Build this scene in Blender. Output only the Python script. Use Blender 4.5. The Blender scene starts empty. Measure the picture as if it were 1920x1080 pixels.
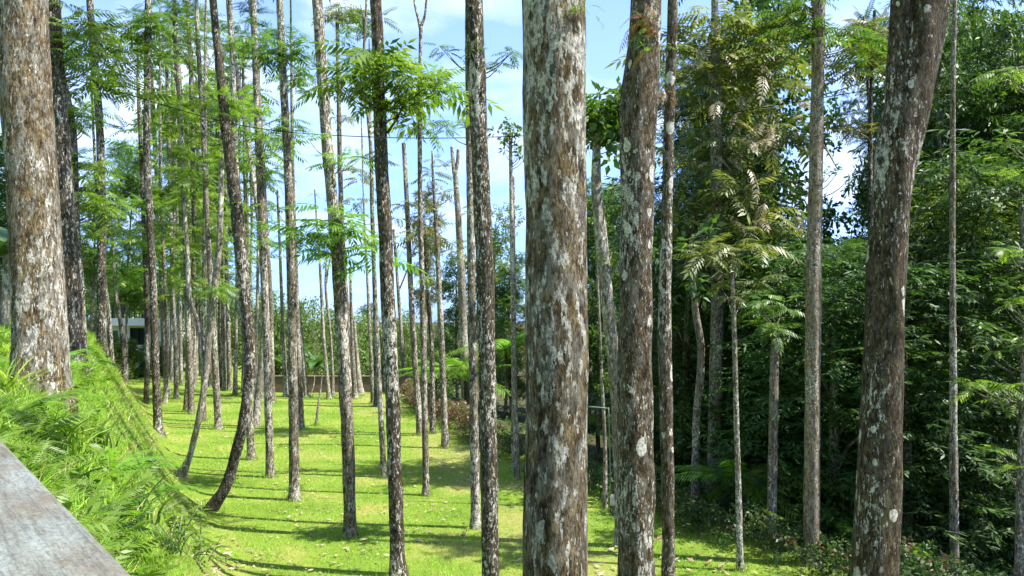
import bpy, bmesh, math, random
import numpy as np
from zlib import crc32
from mathutils import Vector

# ------------------------------------------------------------------ camera, sky, sun, exposure
sc = bpy.context.scene
PITCH = math.radians(2.37)
F = 1450.0
CAMZ = 3.6
cam_d = bpy.data.cameras.new('camera')
cam = bpy.data.objects.new('camera', cam_d)
sc.collection.objects.link(cam)
cam.location = (0, 0, CAMZ)
cam.rotation_euler = (math.radians(90) + PITCH, 0, 0)
cam_d.sensor_width = 36.0
cam_d.lens = F / 1920 * 36
cam_d.clip_start = 0.05
cam_d.clip_end = 6000
sc.camera = cam

SUN_EL = math.radians(57)
SUN_AZ = math.radians(-10)          # from +x towards +y
sd = Vector((math.cos(SUN_EL) * math.cos(SUN_AZ), math.cos(SUN_EL) * math.sin(SUN_AZ), math.sin(SUN_EL)))
sun_d = bpy.data.lights.new('sun', 'SUN')
sun_d.energy = 4.8
sun_d.angle = math.radians(0.5)
sun_d.color = (1.0, 0.95, 0.86)
sun = bpy.data.objects.new('sun', sun_d)
sc.collection.objects.link(sun)
sun.rotation_euler = (-sd).to_track_quat('-Z', 'Y').to_euler()
sun.location = (20, -5, 30)

world = bpy.data.worlds.new('World')
sc.world = world
world.use_nodes = True
nt = world.node_tree
for n in list(nt.nodes):
    nt.nodes.remove(n)
def N(t, ty, **kw):
    n = t.nodes.new(ty)
    for k, v in kw.items():
        setattr(n, k, v)
    return n
wo = N(nt, 'ShaderNodeOutputWorld')
bg = N(nt, 'ShaderNodeBackground')
sky = N(nt, 'ShaderNodeTexSky')
sky.sky_type = 'NISHITA'
sky.sun_disc = False
sky.sun_elevation = SUN_EL
sky.sun_rotation = math.atan2(sd.x, sd.y)
sky.air_density = 1.0
sky.dust_density = 0.6
sky.ozone_density = 1.6
tc = N(nt, 'ShaderNodeTexCoord')
sep = N(nt, 'ShaderNodeSeparateXYZ')
nt.links.new(tc.outputs['Generated'], sep.inputs[0])
addz = N(nt, 'ShaderNodeMath', operation='ADD'); addz.inputs[1].default_value = 0.22
nt.links.new(sep.outputs['Z'], addz.inputs[0])
mx = N(nt, 'ShaderNodeMath', operation='MAXIMUM'); mx.inputs[1].default_value = 0.05
nt.links.new(addz.outputs[0], mx.inputs[0])
dx = N(nt, 'ShaderNodeMath', operation='DIVIDE'); dy = N(nt, 'ShaderNodeMath', operation='DIVIDE')
nt.links.new(sep.outputs['X'], dx.inputs[0]); nt.links.new(mx.outputs[0], dx.inputs[1])
nt.links.new(sep.outputs['Y'], dy.inputs[0]); nt.links.new(mx.outputs[0], dy.inputs[1])
comb = N(nt, 'ShaderNodeCombineXYZ')
nt.links.new(dx.outputs[0], comb.inputs[0]); nt.links.new(dy.outputs[0], comb.inputs[1])
cn = N(nt, 'ShaderNodeTexNoise')
cn.inputs['Scale'].default_value = 1.35
cn.inputs['Detail'].default_value = 7
cn.inputs['Roughness'].default_value = 0.55
cn.inputs['Distortion'].default_value = 0.3
nt.links.new(comb.outputs[0], cn.inputs['Vector'])
cr = N(nt, 'ShaderNodeValToRGB')
cr.color_ramp.elements[0].position = 0.47; cr.color_ramp.elements[0].color = (0.06, 0.06, 0.06, 1)
cr.color_ramp.elements[1].position = 0.68; cr.color_ramp.elements[1].color = (0.95, 0.95, 0.95, 1)
nt.links.new(cn.outputs['Fac'], cr.inputs['Fac'])
cmix = N(nt, 'ShaderNodeMix', data_type='RGBA')
cmix.inputs['B'].default_value = (5.4, 6.0, 6.6, 1)
cz = N(nt, 'ShaderNodeMapRange'); cz.inputs['From Min'].default_value = 0.0; cz.inputs['From Max'].default_value = 0.28
cz.inputs['To Min'].default_value = 0.3; cz.inputs['To Max'].default_value = 1.0
nt.links.new(sep.outputs['Z'], cz.inputs['Value'])
cfm = N(nt, 'ShaderNodeMath', operation='MULTIPLY')
nt.links.new(cr.outputs['Color'], cfm.inputs[0]); nt.links.new(cz.outputs[0], cfm.inputs[1])
nt.links.new(cfm.outputs[0], cmix.inputs['Factor'])
skm = N(nt, 'ShaderNodeMix', data_type='RGBA', blend_type='MULTIPLY')
skm.inputs['Factor'].default_value = 1.0
skm.inputs['B'].default_value = (0.98, 1.1, 1.42, 1)
nt.links.new(sky.outputs['Color'], skm.inputs['A'])
hz_r = N(nt, 'ShaderNodeValToRGB')          # deeper blue air low over the valley
hz_r.color_ramp.elements[0].position = 0.0; hz_r.color_ramp.elements[0].color = (0.44, 0.62, 1.0, 1)
hz_r.color_ramp.elements[1].position = 0.32; hz_r.color_ramp.elements[1].color = (1, 1, 1, 1)
nt.links.new(sep.outputs['Z'], hz_r.inputs['Fac'])
hzm = N(nt, 'ShaderNodeMix', data_type='RGBA', blend_type='MULTIPLY')
hzm.inputs['Factor'].default_value = 1.0
nt.links.new(skm.outputs['Result'], hzm.inputs['A']); nt.links.new(hz_r.outputs['Color'], hzm.inputs['B'])
nt.links.new(hzm.outputs['Result'], cmix.inputs['A'])
nt.links.new(cmix.outputs['Result'], bg.inputs['Color'])
bg.inputs['Strength'].default_value = 0.098
nt.links.new(bg.outputs[0], wo.inputs[0])

sc.view_settings.view_transform = 'Standard'
sc.view_settings.look = 'None'
sc.view_settings.gamma = 1.0
sc.view_settings.exposure = 1.55
sc.render.engine = 'CYCLES'
sc.cycles.max_bounces = 6
sc.cycles.diffuse_bounces = 3
sc.cycles.glossy_bounces = 2
sc.cycles.transmission_bounces = 3
sc.cycles.transparent_max_bounces = 4
sc.cycles.use_denoising = True

# ------------------------------------------------------------------ helpers
rng = np.random.default_rng(7)
random.seed(7)
COL = sc.collection
cp, sp_ = math.cos(PITCH), math.sin(PITCH)

def ray(px, py):
    u = (px - 960) / F; v = (540 - py) / F
    return np.array([u, cp - v * sp_, v * cp + sp_])
def at(px, py, Y):
    d = ray(px, py)
    return np.array([0, 0, CAMZ]) + d * (Y / d[1])

def softplus(a, k):
    return k * np.logaddexp(0, a / k)
def smin(a, b, k):
    return -k * np.logaddexp(-a / k, -b / k)
def sstep(a, b, x):
    t = np.clip((x - a) / (b - a), 0, 1)
    return t * t * (3 - 2 * t)
def wob(x, y):
    return (np.sin(x * .9 + 1.3 * np.sin(y * .37)) * np.sin(y * .71 + .8) * .5
            + np.sin(x * 2.3 + y * 1.1) * .22 + np.sin(y * 2.9 - x * 1.7 + 2) * .18)
def bank_u(x, y):
    return (x - 1.4) * -.89 - .46 * y - .0012 * np.maximum(0, y - 18) ** 2
def hedge_v(x, y):
    return (x - 4.06) * .943 + (y - 11.3) * .332
def H(x, y):
    x = np.asarray(x, float); y = np.asarray(y, float)
    u = bank_u(x, y) + .06 * wob(x, y)
    b = smin(softplus(1.95 * u, .38), 2.98 + .3 * (u - 1.8), .22)
    b = np.maximum(b, 0)
    v = hedge_v(x, y)
    dr = softplus(v - .9, .4)
    drop = 2.6 * (1 - np.exp(-.2 * dr / 2.6))
    back = 1.8 * sstep(39.5, 46, y) * sstep(-19, -14, x)
    far = 6 * sstep(70, 300, np.hypot(x, y))
    return b * (1 - sstep(60, 120, y)) - drop - back - far + .035 * wob(x * .6, y * .6)
def h1(x, y):
    return float(H(x, y))
def ground_hit(px, py):
    d = ray(px, py)
    t = 1.0; prev = 0
    while t < 120:
        p = np.array([0, 0, CAMZ]) + d * t
        if p[2] < h1(p[0], p[1]):
            a, b = prev, t
            for _ in range(24):
                m = .5 * (a + b); q = np.array([0, 0, CAMZ]) + d * m
                if q[2] < h1(q[0], q[1]): b = m
                else: a = m
            return np.array([0, 0, CAMZ]) + d * b
        prev = t; t += .15
    return None

def mk(name, verts, faces, mat, parent=None, loc=None, smooth=False):
    """verts (N,3); faces = list of (M,k) int arrays"""
    me = bpy.data.meshes.new(name)
    verts = np.asarray(verts, np.float32)
    me.vertices.add(len(verts)); me.vertices.foreach_set('co', verts.ravel())
    loops = np.concatenate([np.asarray(f, np.int32).ravel() for f in faces])
    tot = np.concatenate([np.full(len(f), np.asarray(f).shape[1], np.int32) for f in faces])
    st = np.concatenate([[0], np.cumsum(tot)[:-1]]).astype(np.int32)
    me.loops.add(len(loops)); me.loops.foreach_set('vertex_index', loops)
    me.polygons.add(len(tot)); me.polygons.foreach_set('loop_start', st)
    if smooth:
        me.polygons.foreach_set('use_smooth', np.ones(len(tot), bool))
    me.update(calc_edges=True)
    me.validate()
    if mat: me.materials.append(mat)
    o = bpy.data.objects.new(name, me)
    COL.objects.link(o)
    if parent is not None: o.parent = parent
    if loc is not None: o.location = loc
    return o
def mk_soup(name, soup, mat, parent=None, loc=None):
    soup = np.asarray(soup)
    n = len(soup)
    return mk(name, soup.reshape(-1, 3), [np.arange(n * 4).reshape(n, 4)], mat, parent, loc)
def empty(name, loc, label=None, cat=None, group=None):
    o = bpy.data.objects.new(name, None)
    o.empty_display_size = .2
    COL.objects.link(o); o.location = loc
    tag(o, label, cat, group)
    return o
def tag(o, label=None, cat=None, group=None, kind=None):
    if label: o['label'] = label
    if cat: o['category'] = cat
    if group: o['group'] = group
    if kind: o['kind'] = kind
    return o
def bm_obj(name, bm, mat, parent=None, loc=None):
    me = bpy.data.meshes.new(name)
    bm.normal_update(); bm.to_mesh(me); bm.free()
    if mat: me.materials.append(mat)
    o = bpy.data.objects.new(name, me); COL.objects.link(o)
    if parent is not None: o.parent = parent
    if loc is not None: o.location = loc
    return o
def add_box(bm, lo, hi, bev=0):
    r = bmesh.ops.create_cube(bm, size=1)
    vs = r['verts']
    lo = Vector(lo); hi = Vector(hi)
    for v in vs:
        v.co = Vector([(lo[i] + hi[i]) / 2 + v.co[i] * (hi[i] - lo[i]) for i in range(3)])
    if bev:
        es = list({e for v in vs for e in v.link_edges})
        bmesh.ops.bevel(bm, geom=es, offset=bev, segments=2, affect='EDGES', profile=.6)

# ------------------------------------------------------------------ materials
def new_mat(name):
    m = bpy.data.materials.new(name); m.use_nodes = True
    t = m.node_tree
    for n in list(t.nodes): t.nodes.remove(n)
    out = N(t, 'ShaderNodeOutputMaterial')
    return m, t, out
def ramp(t, fac, stops):
    r = N(t, 'ShaderNodeValToRGB')
    e = r.color_ramp.elements
    while len(e) < len(stops): e.new(.5)
    for i, (p, c) in enumerate(stops):
        e[i].position = p; e[i].color = (*c, 1) if len(c) == 3 else c
    t.links.new(fac, r.inputs['Fac'])
    return r.outputs['Color']
def noise(t, vec, scale, detail=4, rough=.55, dist=0):
    n = N(t, 'ShaderNodeTexNoise')
    n.inputs['Scale'].default_value = scale; n.inputs['Detail'].default_value = detail
    n.inputs['Roughness'].default_value = rough; n.inputs['Distortion'].default_value = dist
    t.links.new(vec, n.inputs['Vector'])
    return n.outputs['Fac']
def math_(t, op, a, b=None):
    n = N(t, 'ShaderNodeMath', operation=op)
    for i, v in enumerate((a, b)):
        if v is None: continue
        if isinstance(v, (int, float)): n.inputs[i].default_value = v
        else: t.links.new(v, n.inputs[i])
    return n.outputs[0]
def mixc(t, fac, a, b, blend='MIX'):
    n = N(t, 'ShaderNodeMix', data_type='RGBA', blend_type=blend)
    for k, v in (('Factor', fac), ('A', a), ('B', b)):
        if isinstance(v, (int, float)): n.inputs[k].default_value = v
        elif isinstance(v, tuple): n.inputs[k].default_value = (*v, 1) if len(v) == 3 else v
        else: t.links.new(v, n.inputs[k])
    return n.outputs['Result']
def mapping(t, vec, scale, off=None):
    m = N(t, 'ShaderNodeMapping')
    m.inputs['Scale'].default_value = scale
    t.links.new(vec, m.inputs['Vector'])
    if off is not None: t.links.new(off, m.inputs['Location'])
    return m.outputs['Vector']

def bark(name, dark, mid, light, lichen=.5, lsize=9., spots=.0, stretch=.4, moss=0., bump=.5, lcol=(.60, .575, .50), grey=.8):
    m, t, out = new_mat(name)
    tcn = N(t, 'ShaderNodeTexCoord'); oi = N(t, 'ShaderNodeObjectInfo')
    off = N(t, 'ShaderNodeVectorMath', operation='SCALE')
    off.inputs[0].default_value = (37., 61., 83.)
    t.links.new(oi.outputs['Random'], off.inputs['Scale'])
    ob = tcn.outputs['Object']; of = off.outputs['Vector']
    base = noise(t, mapping(t, ob, (1, 1, .38), of), 20, 7, .72)
    fib = noise(t, mapping(t, ob, (1, 1, .3), of), 70, 6, .74, .5)
    c = ramp(t, base, [(.4, dark), (.5, mid), (.6, light)])
    fr = ramp(t, fib, [(.43, (.2, .2, .2)), (.53, (1.1, 1.1, 1.1))])
    c = mixc(t, .85, c, fr, 'MULTIPLY')
    gz_ = noise(t, mapping(t, ob, (1, 1, .5), of), 13, 6, .7)
    c = mixc(t, ramp(t, gz_, [(.47, (0, 0, 0)), (.6, (grey, grey, grey))]), c, mixc(t, fr, (.07, .062, .048), tuple(x * .42 for x in lcol)))
    # broad zones where lichen is dense
    zone = noise(t, mapping(t, ob, (1, 1, .35), of), 2.2, 2, .5)
    zone = math_(t, 'MULTIPLY', math_(t, 'SUBTRACT', zone, .5), .38)
    l1 = noise(t, mapping(t, ob, (1, 1, stretch), of), lsize * 1.3, 8, .72)
    l1 = math_(t, 'ADD', l1, zone)
    th = .605 - .1 * lichen
    f1 = ramp(t, l1, [(th, (0, 0, 0)), (th + .016, (1, 1, 1))])
    l2 = noise(t, mapping(t, ob, (1, 1, .28), of), lsize * 3.6, 4, .6)
    l2 = math_(t, 'ADD', l2, math_(t, 'MULTIPLY', zone, .6))
    th2 = .615 - .1 * lichen
    f2 = ramp(t, l2, [(th2, (0, 0, 0)), (th2 + .02, (.9, .9, .9))])
    f = math_(t, 'MAXIMUM', f1, f2)
    brk = noise(t, mapping(t, ob, (1, 1, .5), of), 90, 3, .7)
    f = math_(t, 'MULTIPLY', f, ramp(t, brk, [(.36, (.15, .15, .15)), (.5, (1, 1, 1))]))
    if spots:
        w = noise(t, ob, 14, 3, .6)
        vo = N(t, 'ShaderNodeTexVoronoi'); vo.inputs['Scale'].default_value = 7.5
        vec = N(t, 'ShaderNodeVectorMath', operation='ADD')
        t.links.new(mapping(t, ob, (1, 1, .6), of), vec.inputs[0])
        wv = N(t, 'ShaderNodeVectorMath', operation='SCALE'); wv.inputs['Scale'].default_value = .05
        t.links.new(w, wv.inputs[0])
        t.links.new(wv.outputs[0], vec.inputs[1]); t.links.new(vec.outputs[0], vo.inputs['Vector'])
        sp = N(t, 'ShaderNodeSeparateColor'); t.links.new(vo.outputs['Color'], sp.inputs[0])
        rad = math_(t, 'MULTIPLY', math_(t, 'SUBTRACT', sp.outputs[0], 1 - spots), .55 / max(spots, .1) * .9)
        dd = math_(t, 'SUBTRACT', rad, math_(t, 'ADD', vo.outputs['Distance'], math_(t, 'MULTIPLY', math_(t, 'SUBTRACT', w, .5), .35)))
        f3 = ramp(t, dd, [(0., (0, 0, 0)), (.04, (1, 1, 1))])
        f = math_(t, 'MAXIMUM', f, f3)
    lv = noise(t, ob, 38, 4, .6)
    lc = ramp(t, lv, [(.38, tuple(x * .45 for x in lcol)), (.5, tuple(x * .8 for x in lcol)), (.6, lcol)])
    c = mixc(t, f, c, lc)
    if moss:
        mo = noise(t, mapping(t, ob, (1, 1, .5), of), 3.2, 5, .65)
        mf = ramp(t, mo, [(.66 - .18 * moss, (0, 0, 0)), (.76 - .15 * moss, (1, 1, 1))])
        c = mixc(t, mf, c, (.07, .085, .02))
    p = N(t, 'ShaderNodeBsdfPrincipled')
    t.links.new(c, p.inputs['Base Color'])
    p.inputs['Roughness'].default_value = .9
    p.inputs['Specular IOR Level'].default_value = .15
    hgt = math_(t, 'ADD', math_(t, 'MULTIPLY', fib, 1.0), math_(t, 'ADD', math_(t, 'MULTIPLY', base, .7), math_(t, 'MULTIPLY', f, .12)))
    bp = N(t, 'ShaderNodeBump'); bp.inputs['Strength'].default_value = bump; bp.inputs['Distance'].default_value = .03
    t.links.new(hgt, bp.inputs['Height']); t.links.new(bp.outputs[0], p.inputs['Normal'])
    t.links.new(p.outputs[0], out.inputs[0])
    return m

def leaf(name, a, b, c=None, transl=.4, rough=.45, spec=.4, tcol=None):
    m, t, out = new_mat(name)
    g = N(t, 'ShaderNodeNewGeometry'); oi = N(t, 'ShaderNodeObjectInfo')
    stops = [(0., a), (.6, b)] + ([(.93, b), (1., c)] if c else [])
    col = ramp(t, g.outputs['Random Per Island'], stops)
    hs = N(t, 'ShaderNodeHueSaturation')
    t.links.new(col, hs.inputs['Color'])
    t.links.new(math_(t, 'ADD', .8, math_(t, 'MULTIPLY', oi.outputs['Random'], .4)), hs.inputs['Value'])
    t.links.new(math_(t, 'ADD', .485, math_(t, 'MULTIPLY', oi.outputs['Random'], .03)), hs.inputs['Hue'])
    col = hs.outputs['Color']
    p = N(t, 'ShaderNodeBsdfPrincipled')
    t.links.new(col, p.inputs['Base Color'])
    p.inputs['Roughness'].default_value = rough
    p.inputs['Specular IOR Level'].default_value = spec
    tr = N(t, 'ShaderNodeBsdfTranslucent')
    tcm = mixc(t, 1., col, tcol or (1.35, 1.45, .55), 'MULTIPLY')
    t.links.new(tcm, tr.inputs['Color'])
    ms = N(t, 'ShaderNodeMixShader'); ms.inputs[0].default_value = transl
    t.links.new(p.outputs[0], ms.inputs[1]); t.links.new(tr.outputs[0], ms.inputs[2])
    t.links.new(ms.outputs[0], out.inputs[0])
    return m

def plain(name, col, rough=.7, var=.25, scale=6., metal=0., bump=0.):
    m, t, out = new_mat(name)
    tcn = N(t, 'ShaderNodeTexCoord')
    n = noise(t, tcn.outputs['Object'], scale, 6, .65)
    c = ramp(t, n, [(.3, tuple(x * (1 - var) for x in col)), (.7, tuple(min(1, x * (1 + var * .6)) for x in col))])
    p = N(t, 'ShaderNodeBsdfPrincipled')
    t.links.new(c, p.inputs['Base Color'])
    p.inputs['Roughness'].default_value = rough; p.inputs['Metallic'].default_value = metal
    if bump:
        bp = N(t, 'ShaderNodeBump'); bp.inputs['Strength'].default_value = bump; bp.inputs['Distance'].default_value = .02
        t.links.new(n, bp.inputs['Height']); t.links.new(bp.outputs[0], p.inputs['Normal'])
    t.links.new(p.outputs[0], out.inputs[0])
    return m

B = {
    'big':    bark('bark_lichen_crusted', (.040, .028, .013), (.125, .088, .042), (.23, .175, .095), lichen=.68, lsize=9, stretch=.42, bump=1., grey=.55),
    'flecked': bark('bark_flecked', (.026, .018, .009), (.07, .05, .026), (.135, .10, .056), lichen=.26, lsize=12, spots=.34, stretch=.42, bump=.9, grey=.42),
    'spotted': bark('bark_spotted', (.024, .017, .009), (.065, .046, .024), (.12, .09, .05), lichen=-.1, lsize=12, spots=.5, grey=.22, stretch=.5, moss=.25, bump=1.),
    'brown':  bark('bark_brown', (.05, .035, .016), (.15, .105, .052), (.25, .19, .105), lichen=.34, lsize=13, stretch=.3, bump=.9),
    'thin':   bark('bark_thin', (.035, .027, .015), (.10, .078, .046), (.20, .16, .105), grey=.5, lichen=.46, lsize=14, stretch=.5, bump=.6),
    'dark':   bark('bark_dark', (.018, .014, .008), (.048, .036, .02), (.09, .07, .04), lichen=.22, lsize=14, grey=.25, stretch=.45, bump=.7),
    'pale':   bark('bark_pale', (.10, .08, .055), (.19, .16, .115), (.28, .245, .185), grey=.4, lichen=.4, lsize=9, stretch=.6, bump=.35),
    'ringed': bark('bark_ringed', (.09, .062, .035), (.19, .14, .085), (.30, .235, .15), lichen=.0, lsize=14, stretch=2.5, moss=.1, bump=.5),
    'forest': bark('bark_forest', (.05, .036, .022), (.13, .098, .066), (.2, .16, .115), lichen=.3, lsize=15, stretch=.8, moss=.2, bump=.5),
}
L = {
    'bright': leaf('leaf_bright', (.06, .125, .02), (.13, .215, .03), (.24, .30, .06), transl=.5),
    'mid':    leaf('leaf_mid', (.035, .085, .016), (.085, .155, .024), (.15, .17, .05), transl=.42),
    'olive':  leaf('leaf_olive', (.06, .09, .024), (.15, .165, .055), (.34, .26, .17), transl=.35),
    'dark':   leaf('leaf_dark', (.018, .05, .015), (.058, .115, .03), (.20, .25, .08), transl=.38, rough=.5, spec=.35),
    'blue':   leaf('leaf_cool', (.02, .052, .02), (.058, .115, .042), (.20, .25, .11), transl=.36, rough=.48, spec=.35),
    'pinky':  leaf('leaf_old', (.13, .11, .06), (.27, .215, .15), transl=.3),
    'grove':  leaf('leaf_grove', (.06, .115, .026), (.15, .225, .055), (.24, .28, .09), transl=.38),
    'fern':   leaf('leaf_fern', (.075, .16, .016), (.14, .27, .03), transl=.45),
    'brown':  leaf('leaf_dry', (.10, .05, .03), (.22, .13, .08), (.10, .13, .03), transl=.2, tcol=(1.2, 1., .7)),
    'lawn':   leaf('grass_blade', (.155, .285, .034), (.25, .41, .062), (.36, .36, .13), transl=.35, rough=.5, spec=.2),
    'bank':   leaf('grass_long', (.12, .22, .02), (.26, .41, .045), (.42, .45, .13), transl=.45, rough=.5, spec=.3),
}

# ------------------------------------------------------------------ ground
def lines(core0, core1, step, lo, hi):
    a = list(np.arange(core0, core1 + 1e-6, step))
    s = step; x = core0
    left = []
    while x > lo:
        s *= 1.35; x -= s; left.append(max(x, lo))
    s = step; x = core1; right = []
    while x < hi:
        s *= 1.35; x += s; right.append(min(x, hi))
    return np.array(left[::-1] + a + right)
gx = lines(-24, 24, .3, -2500, 2500); gy = lines(-4, 48, .3, -300, 4000)
X, Y = np.meshgrid(gx, gy)
Z = H(X, Y)
V = np.stack([X, Y, Z], -1).reshape(-1, 3)
nx, ny = len(gx), len(gy)
ii = (np.arange(ny - 1)[:, None] * nx + np.arange(nx - 1)[None]).ravel()
gm, t, out = new_mat('ground_cover')
tcn = N(t, 'ShaderNodeTexCoord')
ob = tcn.outputs['Object']
n1 = noise(t, ob, .55, 5, .6); n2 = noise(t, ob, 9, 5, .7); n3 = noise(t, ob, 60, 3, .7)
g = ramp(t, n1, [(.35, (.11, .18, .02)), (.52, (.17, .24, .035)), (.64, (.25, .25, .07))])
g = mixc(t, .6, g, ramp(t, n2, [(.3, (.55, .6, .45)), (.65, (1.15, 1.1, 1.05))]), 'MULTIPLY')
g = mixc(t, .6, g, ramp(t, n3, [(.3, (.5, .5, .4)), (.65, (1.2, 1.2, 1.2))]), 'MULTIPLY')
wat = N(t, 'ShaderNodeAttribute'); wat.attribute_name = 'wear'
bare = ramp(t, math_(t, 'ADD', wat.outputs['Fac'], math_(t, 'MULTIPLY', math_(t, 'SUBTRACT', n2, .5), 1.2)), [(.35, (0, 0, 0)), (1.0, (.7, .7, .7))])
g = mixc(t, bare, g, mixc(t, n2, (.15, .125, .05), (.29, .29, .09)))
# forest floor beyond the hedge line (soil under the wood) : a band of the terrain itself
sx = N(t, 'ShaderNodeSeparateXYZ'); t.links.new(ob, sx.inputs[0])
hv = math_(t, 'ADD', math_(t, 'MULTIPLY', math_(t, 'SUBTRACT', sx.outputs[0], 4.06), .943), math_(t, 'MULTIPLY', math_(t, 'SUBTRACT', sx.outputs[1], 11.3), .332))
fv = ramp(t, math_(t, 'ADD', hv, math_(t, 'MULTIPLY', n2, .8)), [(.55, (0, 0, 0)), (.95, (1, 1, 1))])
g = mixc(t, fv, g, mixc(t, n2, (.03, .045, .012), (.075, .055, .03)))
bkf = ramp(t, sx.outputs[2], [(.25, (0, 0, 0)), (.6, (1, 1, 1))])
g = mixc(t, bkf, g, mixc(t, n2, (.09, .14, .018), (.19, .26, .04)))
pr = N(t, 'ShaderNodeBsdfPrincipled')
t.links.new(g, pr.inputs['Base Color']); pr.inputs['Roughness'].default_value = 1; pr.inputs['Specular IOR Level'].default_value = .1
bp = N(t, 'ShaderNodeBump'); bp.inputs['Strength'].default_value = .6; bp.inputs['Distance'].default_value = .04
t.links.new(math_(t, 'ADD', n2, n3), bp.inputs['Height']); t.links.new(bp.outputs[0], pr.inputs['Normal'])
t.links.new(pr.outputs[0], out.inputs[0])
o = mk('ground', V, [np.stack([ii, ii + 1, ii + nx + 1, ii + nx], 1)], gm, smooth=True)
tag(o, kind='structure')

# ------------------------------------------------------------------ grass
def blades(P, hgt, wid, lean, segs=1):
    """P (n,3). returns quad soup; every blade one strip of quads that narrows to a point"""
    n = len(P)
    az = rng.uniform(0, 2 * np.pi, n); ld = rng.uniform(0, 2 * np.pi, n)
    side = np.stack([np.cos(az), np.sin(az), np.zeros(n)], 1) * wid[:, None] * .5
    ldir = np.stack([np.cos(ld), np.sin(ld), np.zeros(n)], 1)
    outv = []
    def pt(s):
        return P + ldir * (lean * hgt * s ** 2)[:, None] + np.array([0, 0, 1.]) * (hgt * s * (1 - .38 * lean * s))[:, None]
    ss = np.linspace(0, 1, segs + 1)
    ws = [1.0] + [0.95 - .35 * (i / segs) for i in range(1, segs)] + [.12]
    for i in range(segs):
        a, b = pt(np.full(n, ss[i])), pt(np.full(n, ss[i + 1]))
        outv.append(np.stack([a - side * ws[i], a + side * ws[i], b + side * ws[i + 1], b - side * ws[i + 1]], 1))
    return outv
def strip_mesh(name, P, hgt, wid, lean, segs, mat):
    q = blades(P, hgt, wid, lean, segs)
    n = len(P)
    if segs == 1:
        return mk_soup(name, q[0], mat)
    # share vertices between segments so a blade is one island
    rows = [q[0][:, [0, 1]]] + [x[:, [3, 2]] for x in q]
    v = np.stack(rows, 1).reshape(-1, 3)           # n*(segs+1)*2
    k = (segs + 1) * 2
    base = np.arange(n) * k
    fs = []
    for i in range(segs):
        fs.append(np.stack([base + 2 * i, base + 2 * i + 1, base + 2 * i + 3, base + 2 * i + 2], 1))
    return mk(name, v, [np.concatenate(fs)], mat)

def wear(x, y):
    path = np.exp(-((hedge_v(x, y) + 2.6 + .5 * np.sin(y * .5)) / 1.1) ** 2)
    return np.clip(.75 * wob(x * .8 + 3, y * .45) + .45 * wob(x * 2.7, y * 2.1 + 5) + .75 * path - .25, 0, 1)
wa = o.data.attributes.new('wear', 'FLOAT', 'POINT')
wa.data.foreach_set('value', wear(V[:, 0], V[:, 1]).astype(np.float32))
def sample_view(n, d0, d1, power, pad=.06):
    u = rng.uniform(0, 1, n)
    e = 1 - power
    d = (d0 ** e + u * (d1 ** e - d0 ** e)) ** (1 / e)
    x = d * rng.uniform(-.662 - pad, .662 + pad, n)
    return x, d

x, d = sample_view(420000, 9.5, 48, 1.1)
u = bank_u(x, d); v = hedge_v(x, d)
clump = wob(x * 3.1, d * 3.1) + wob(x * 9, d * 8.3)
keep = (u < 1.1) & (v < 1.0 + rng.normal(0, .3, len(x))) & (clump > rng.uniform(-1.3, .5, len(x)))
keep &= ~((d > 39) & (x > -14))
keep &= rng.random(len(x)) > wear(x, d) * .75
x, d = x[keep], d[keep]
P = np.stack([x, d, H(x, d) - .004], 1)
n = len(P)
hg = rng.uniform(.025, .075, n) * (1 + .9 * sstep(.1, 1.1, wob(x * 2.2, d * 2.) + .5 * wob(x * 7, d * 6))) * (1 + .5 * (rng.random(n) < .06)); wd = rng.uniform(.006, .013, n) * np.clip(d / 14, .9, 2.2)
o = strip_mesh('lawn_grass', P, hg, wd, rng.uniform(.2, 1.0, n), 1, L['lawn'])
tag(o, 'short bright green mown grass between the tree trunks', 'grass', kind='stuff')

x, d = sample_view(290000, 1.3, 46, .75, .1)
u = bank_u(x, d)
tuf = wob(x * 4.3 + 2, d * 4.1) + .8 * wob(x * 11, d * 10.3 + 1)
keep = (u > -.12 + .3 * rng.random(len(x))) & (u < 6) & (rng.random(len(x)) < np.clip(.4 + u * .6, 0, 1)) & (tuf > rng.uniform(-1.4, .55, len(x)))
x, d, u, tuf = x[keep], d[keep], u[keep], tuf[keep]
# extra grass on the lower face of the bank, laid out along it
nb = 90000
ub = rng.uniform(-.05, 1.9, nb); yb = 4 + 30 * rng.random(nb) ** 1.6
xb = 1.4 - (ub + .46 * yb + .0012 * np.maximum(0, yb - 18) ** 2) / .89
tb = wob(xb * 4.3 + 2, yb * 4.1) + .8 * wob(xb * 11, yb * 10.3 + 1)
kb = tb > rng.uniform(-1.5, .4, nb)
x = np.concatenate([x, xb[kb]]); d = np.concatenate([d, yb[kb]]); u = np.concatenate([u, ub[kb]]); tuf = np.concatenate([tuf, tb[kb]])
P = np.stack([x, d, H(x, d) - .01], 1)
n = len(P)
patch = .5 + .5 * np.clip(wob(x * 1.7, d * 1.7) + .2, -1, 1)
low_ = np.clip(.30 + .70 * np.maximum(sstep(1.15, 1.8, u), sstep(7, 3.5, d) * .7), .28, 1)
hg = rng.uniform(.08, .24, n) * (.55 + .55 * patch + .35 * np.clip(tuf, -1, 1)) * low_ * sstep(-.35, .5, u)
hg = np.clip(hg, .03, .4) * np.where(rng.random(n) < .03, 1.7, 1.)
wd = rng.uniform(.006, .014, n) * np.clip(d / 9, .8, 2.2)
o = strip_mesh('bank_grass', P, hg, wd, rng.uniform(.2, 1.3, n), 3, L['bank'])
tag(o, 'long bright green grass covering the steep bank', 'grass', kind='stuff')
dry = leaf('grass_dry', (.20, .14, .06), (.42, .34, .17), (.3, .3, .1), transl=.3, tcol=(1.2, 1., .7))
sel = (rng.random(n) < .03) & (u > .2)
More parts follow.
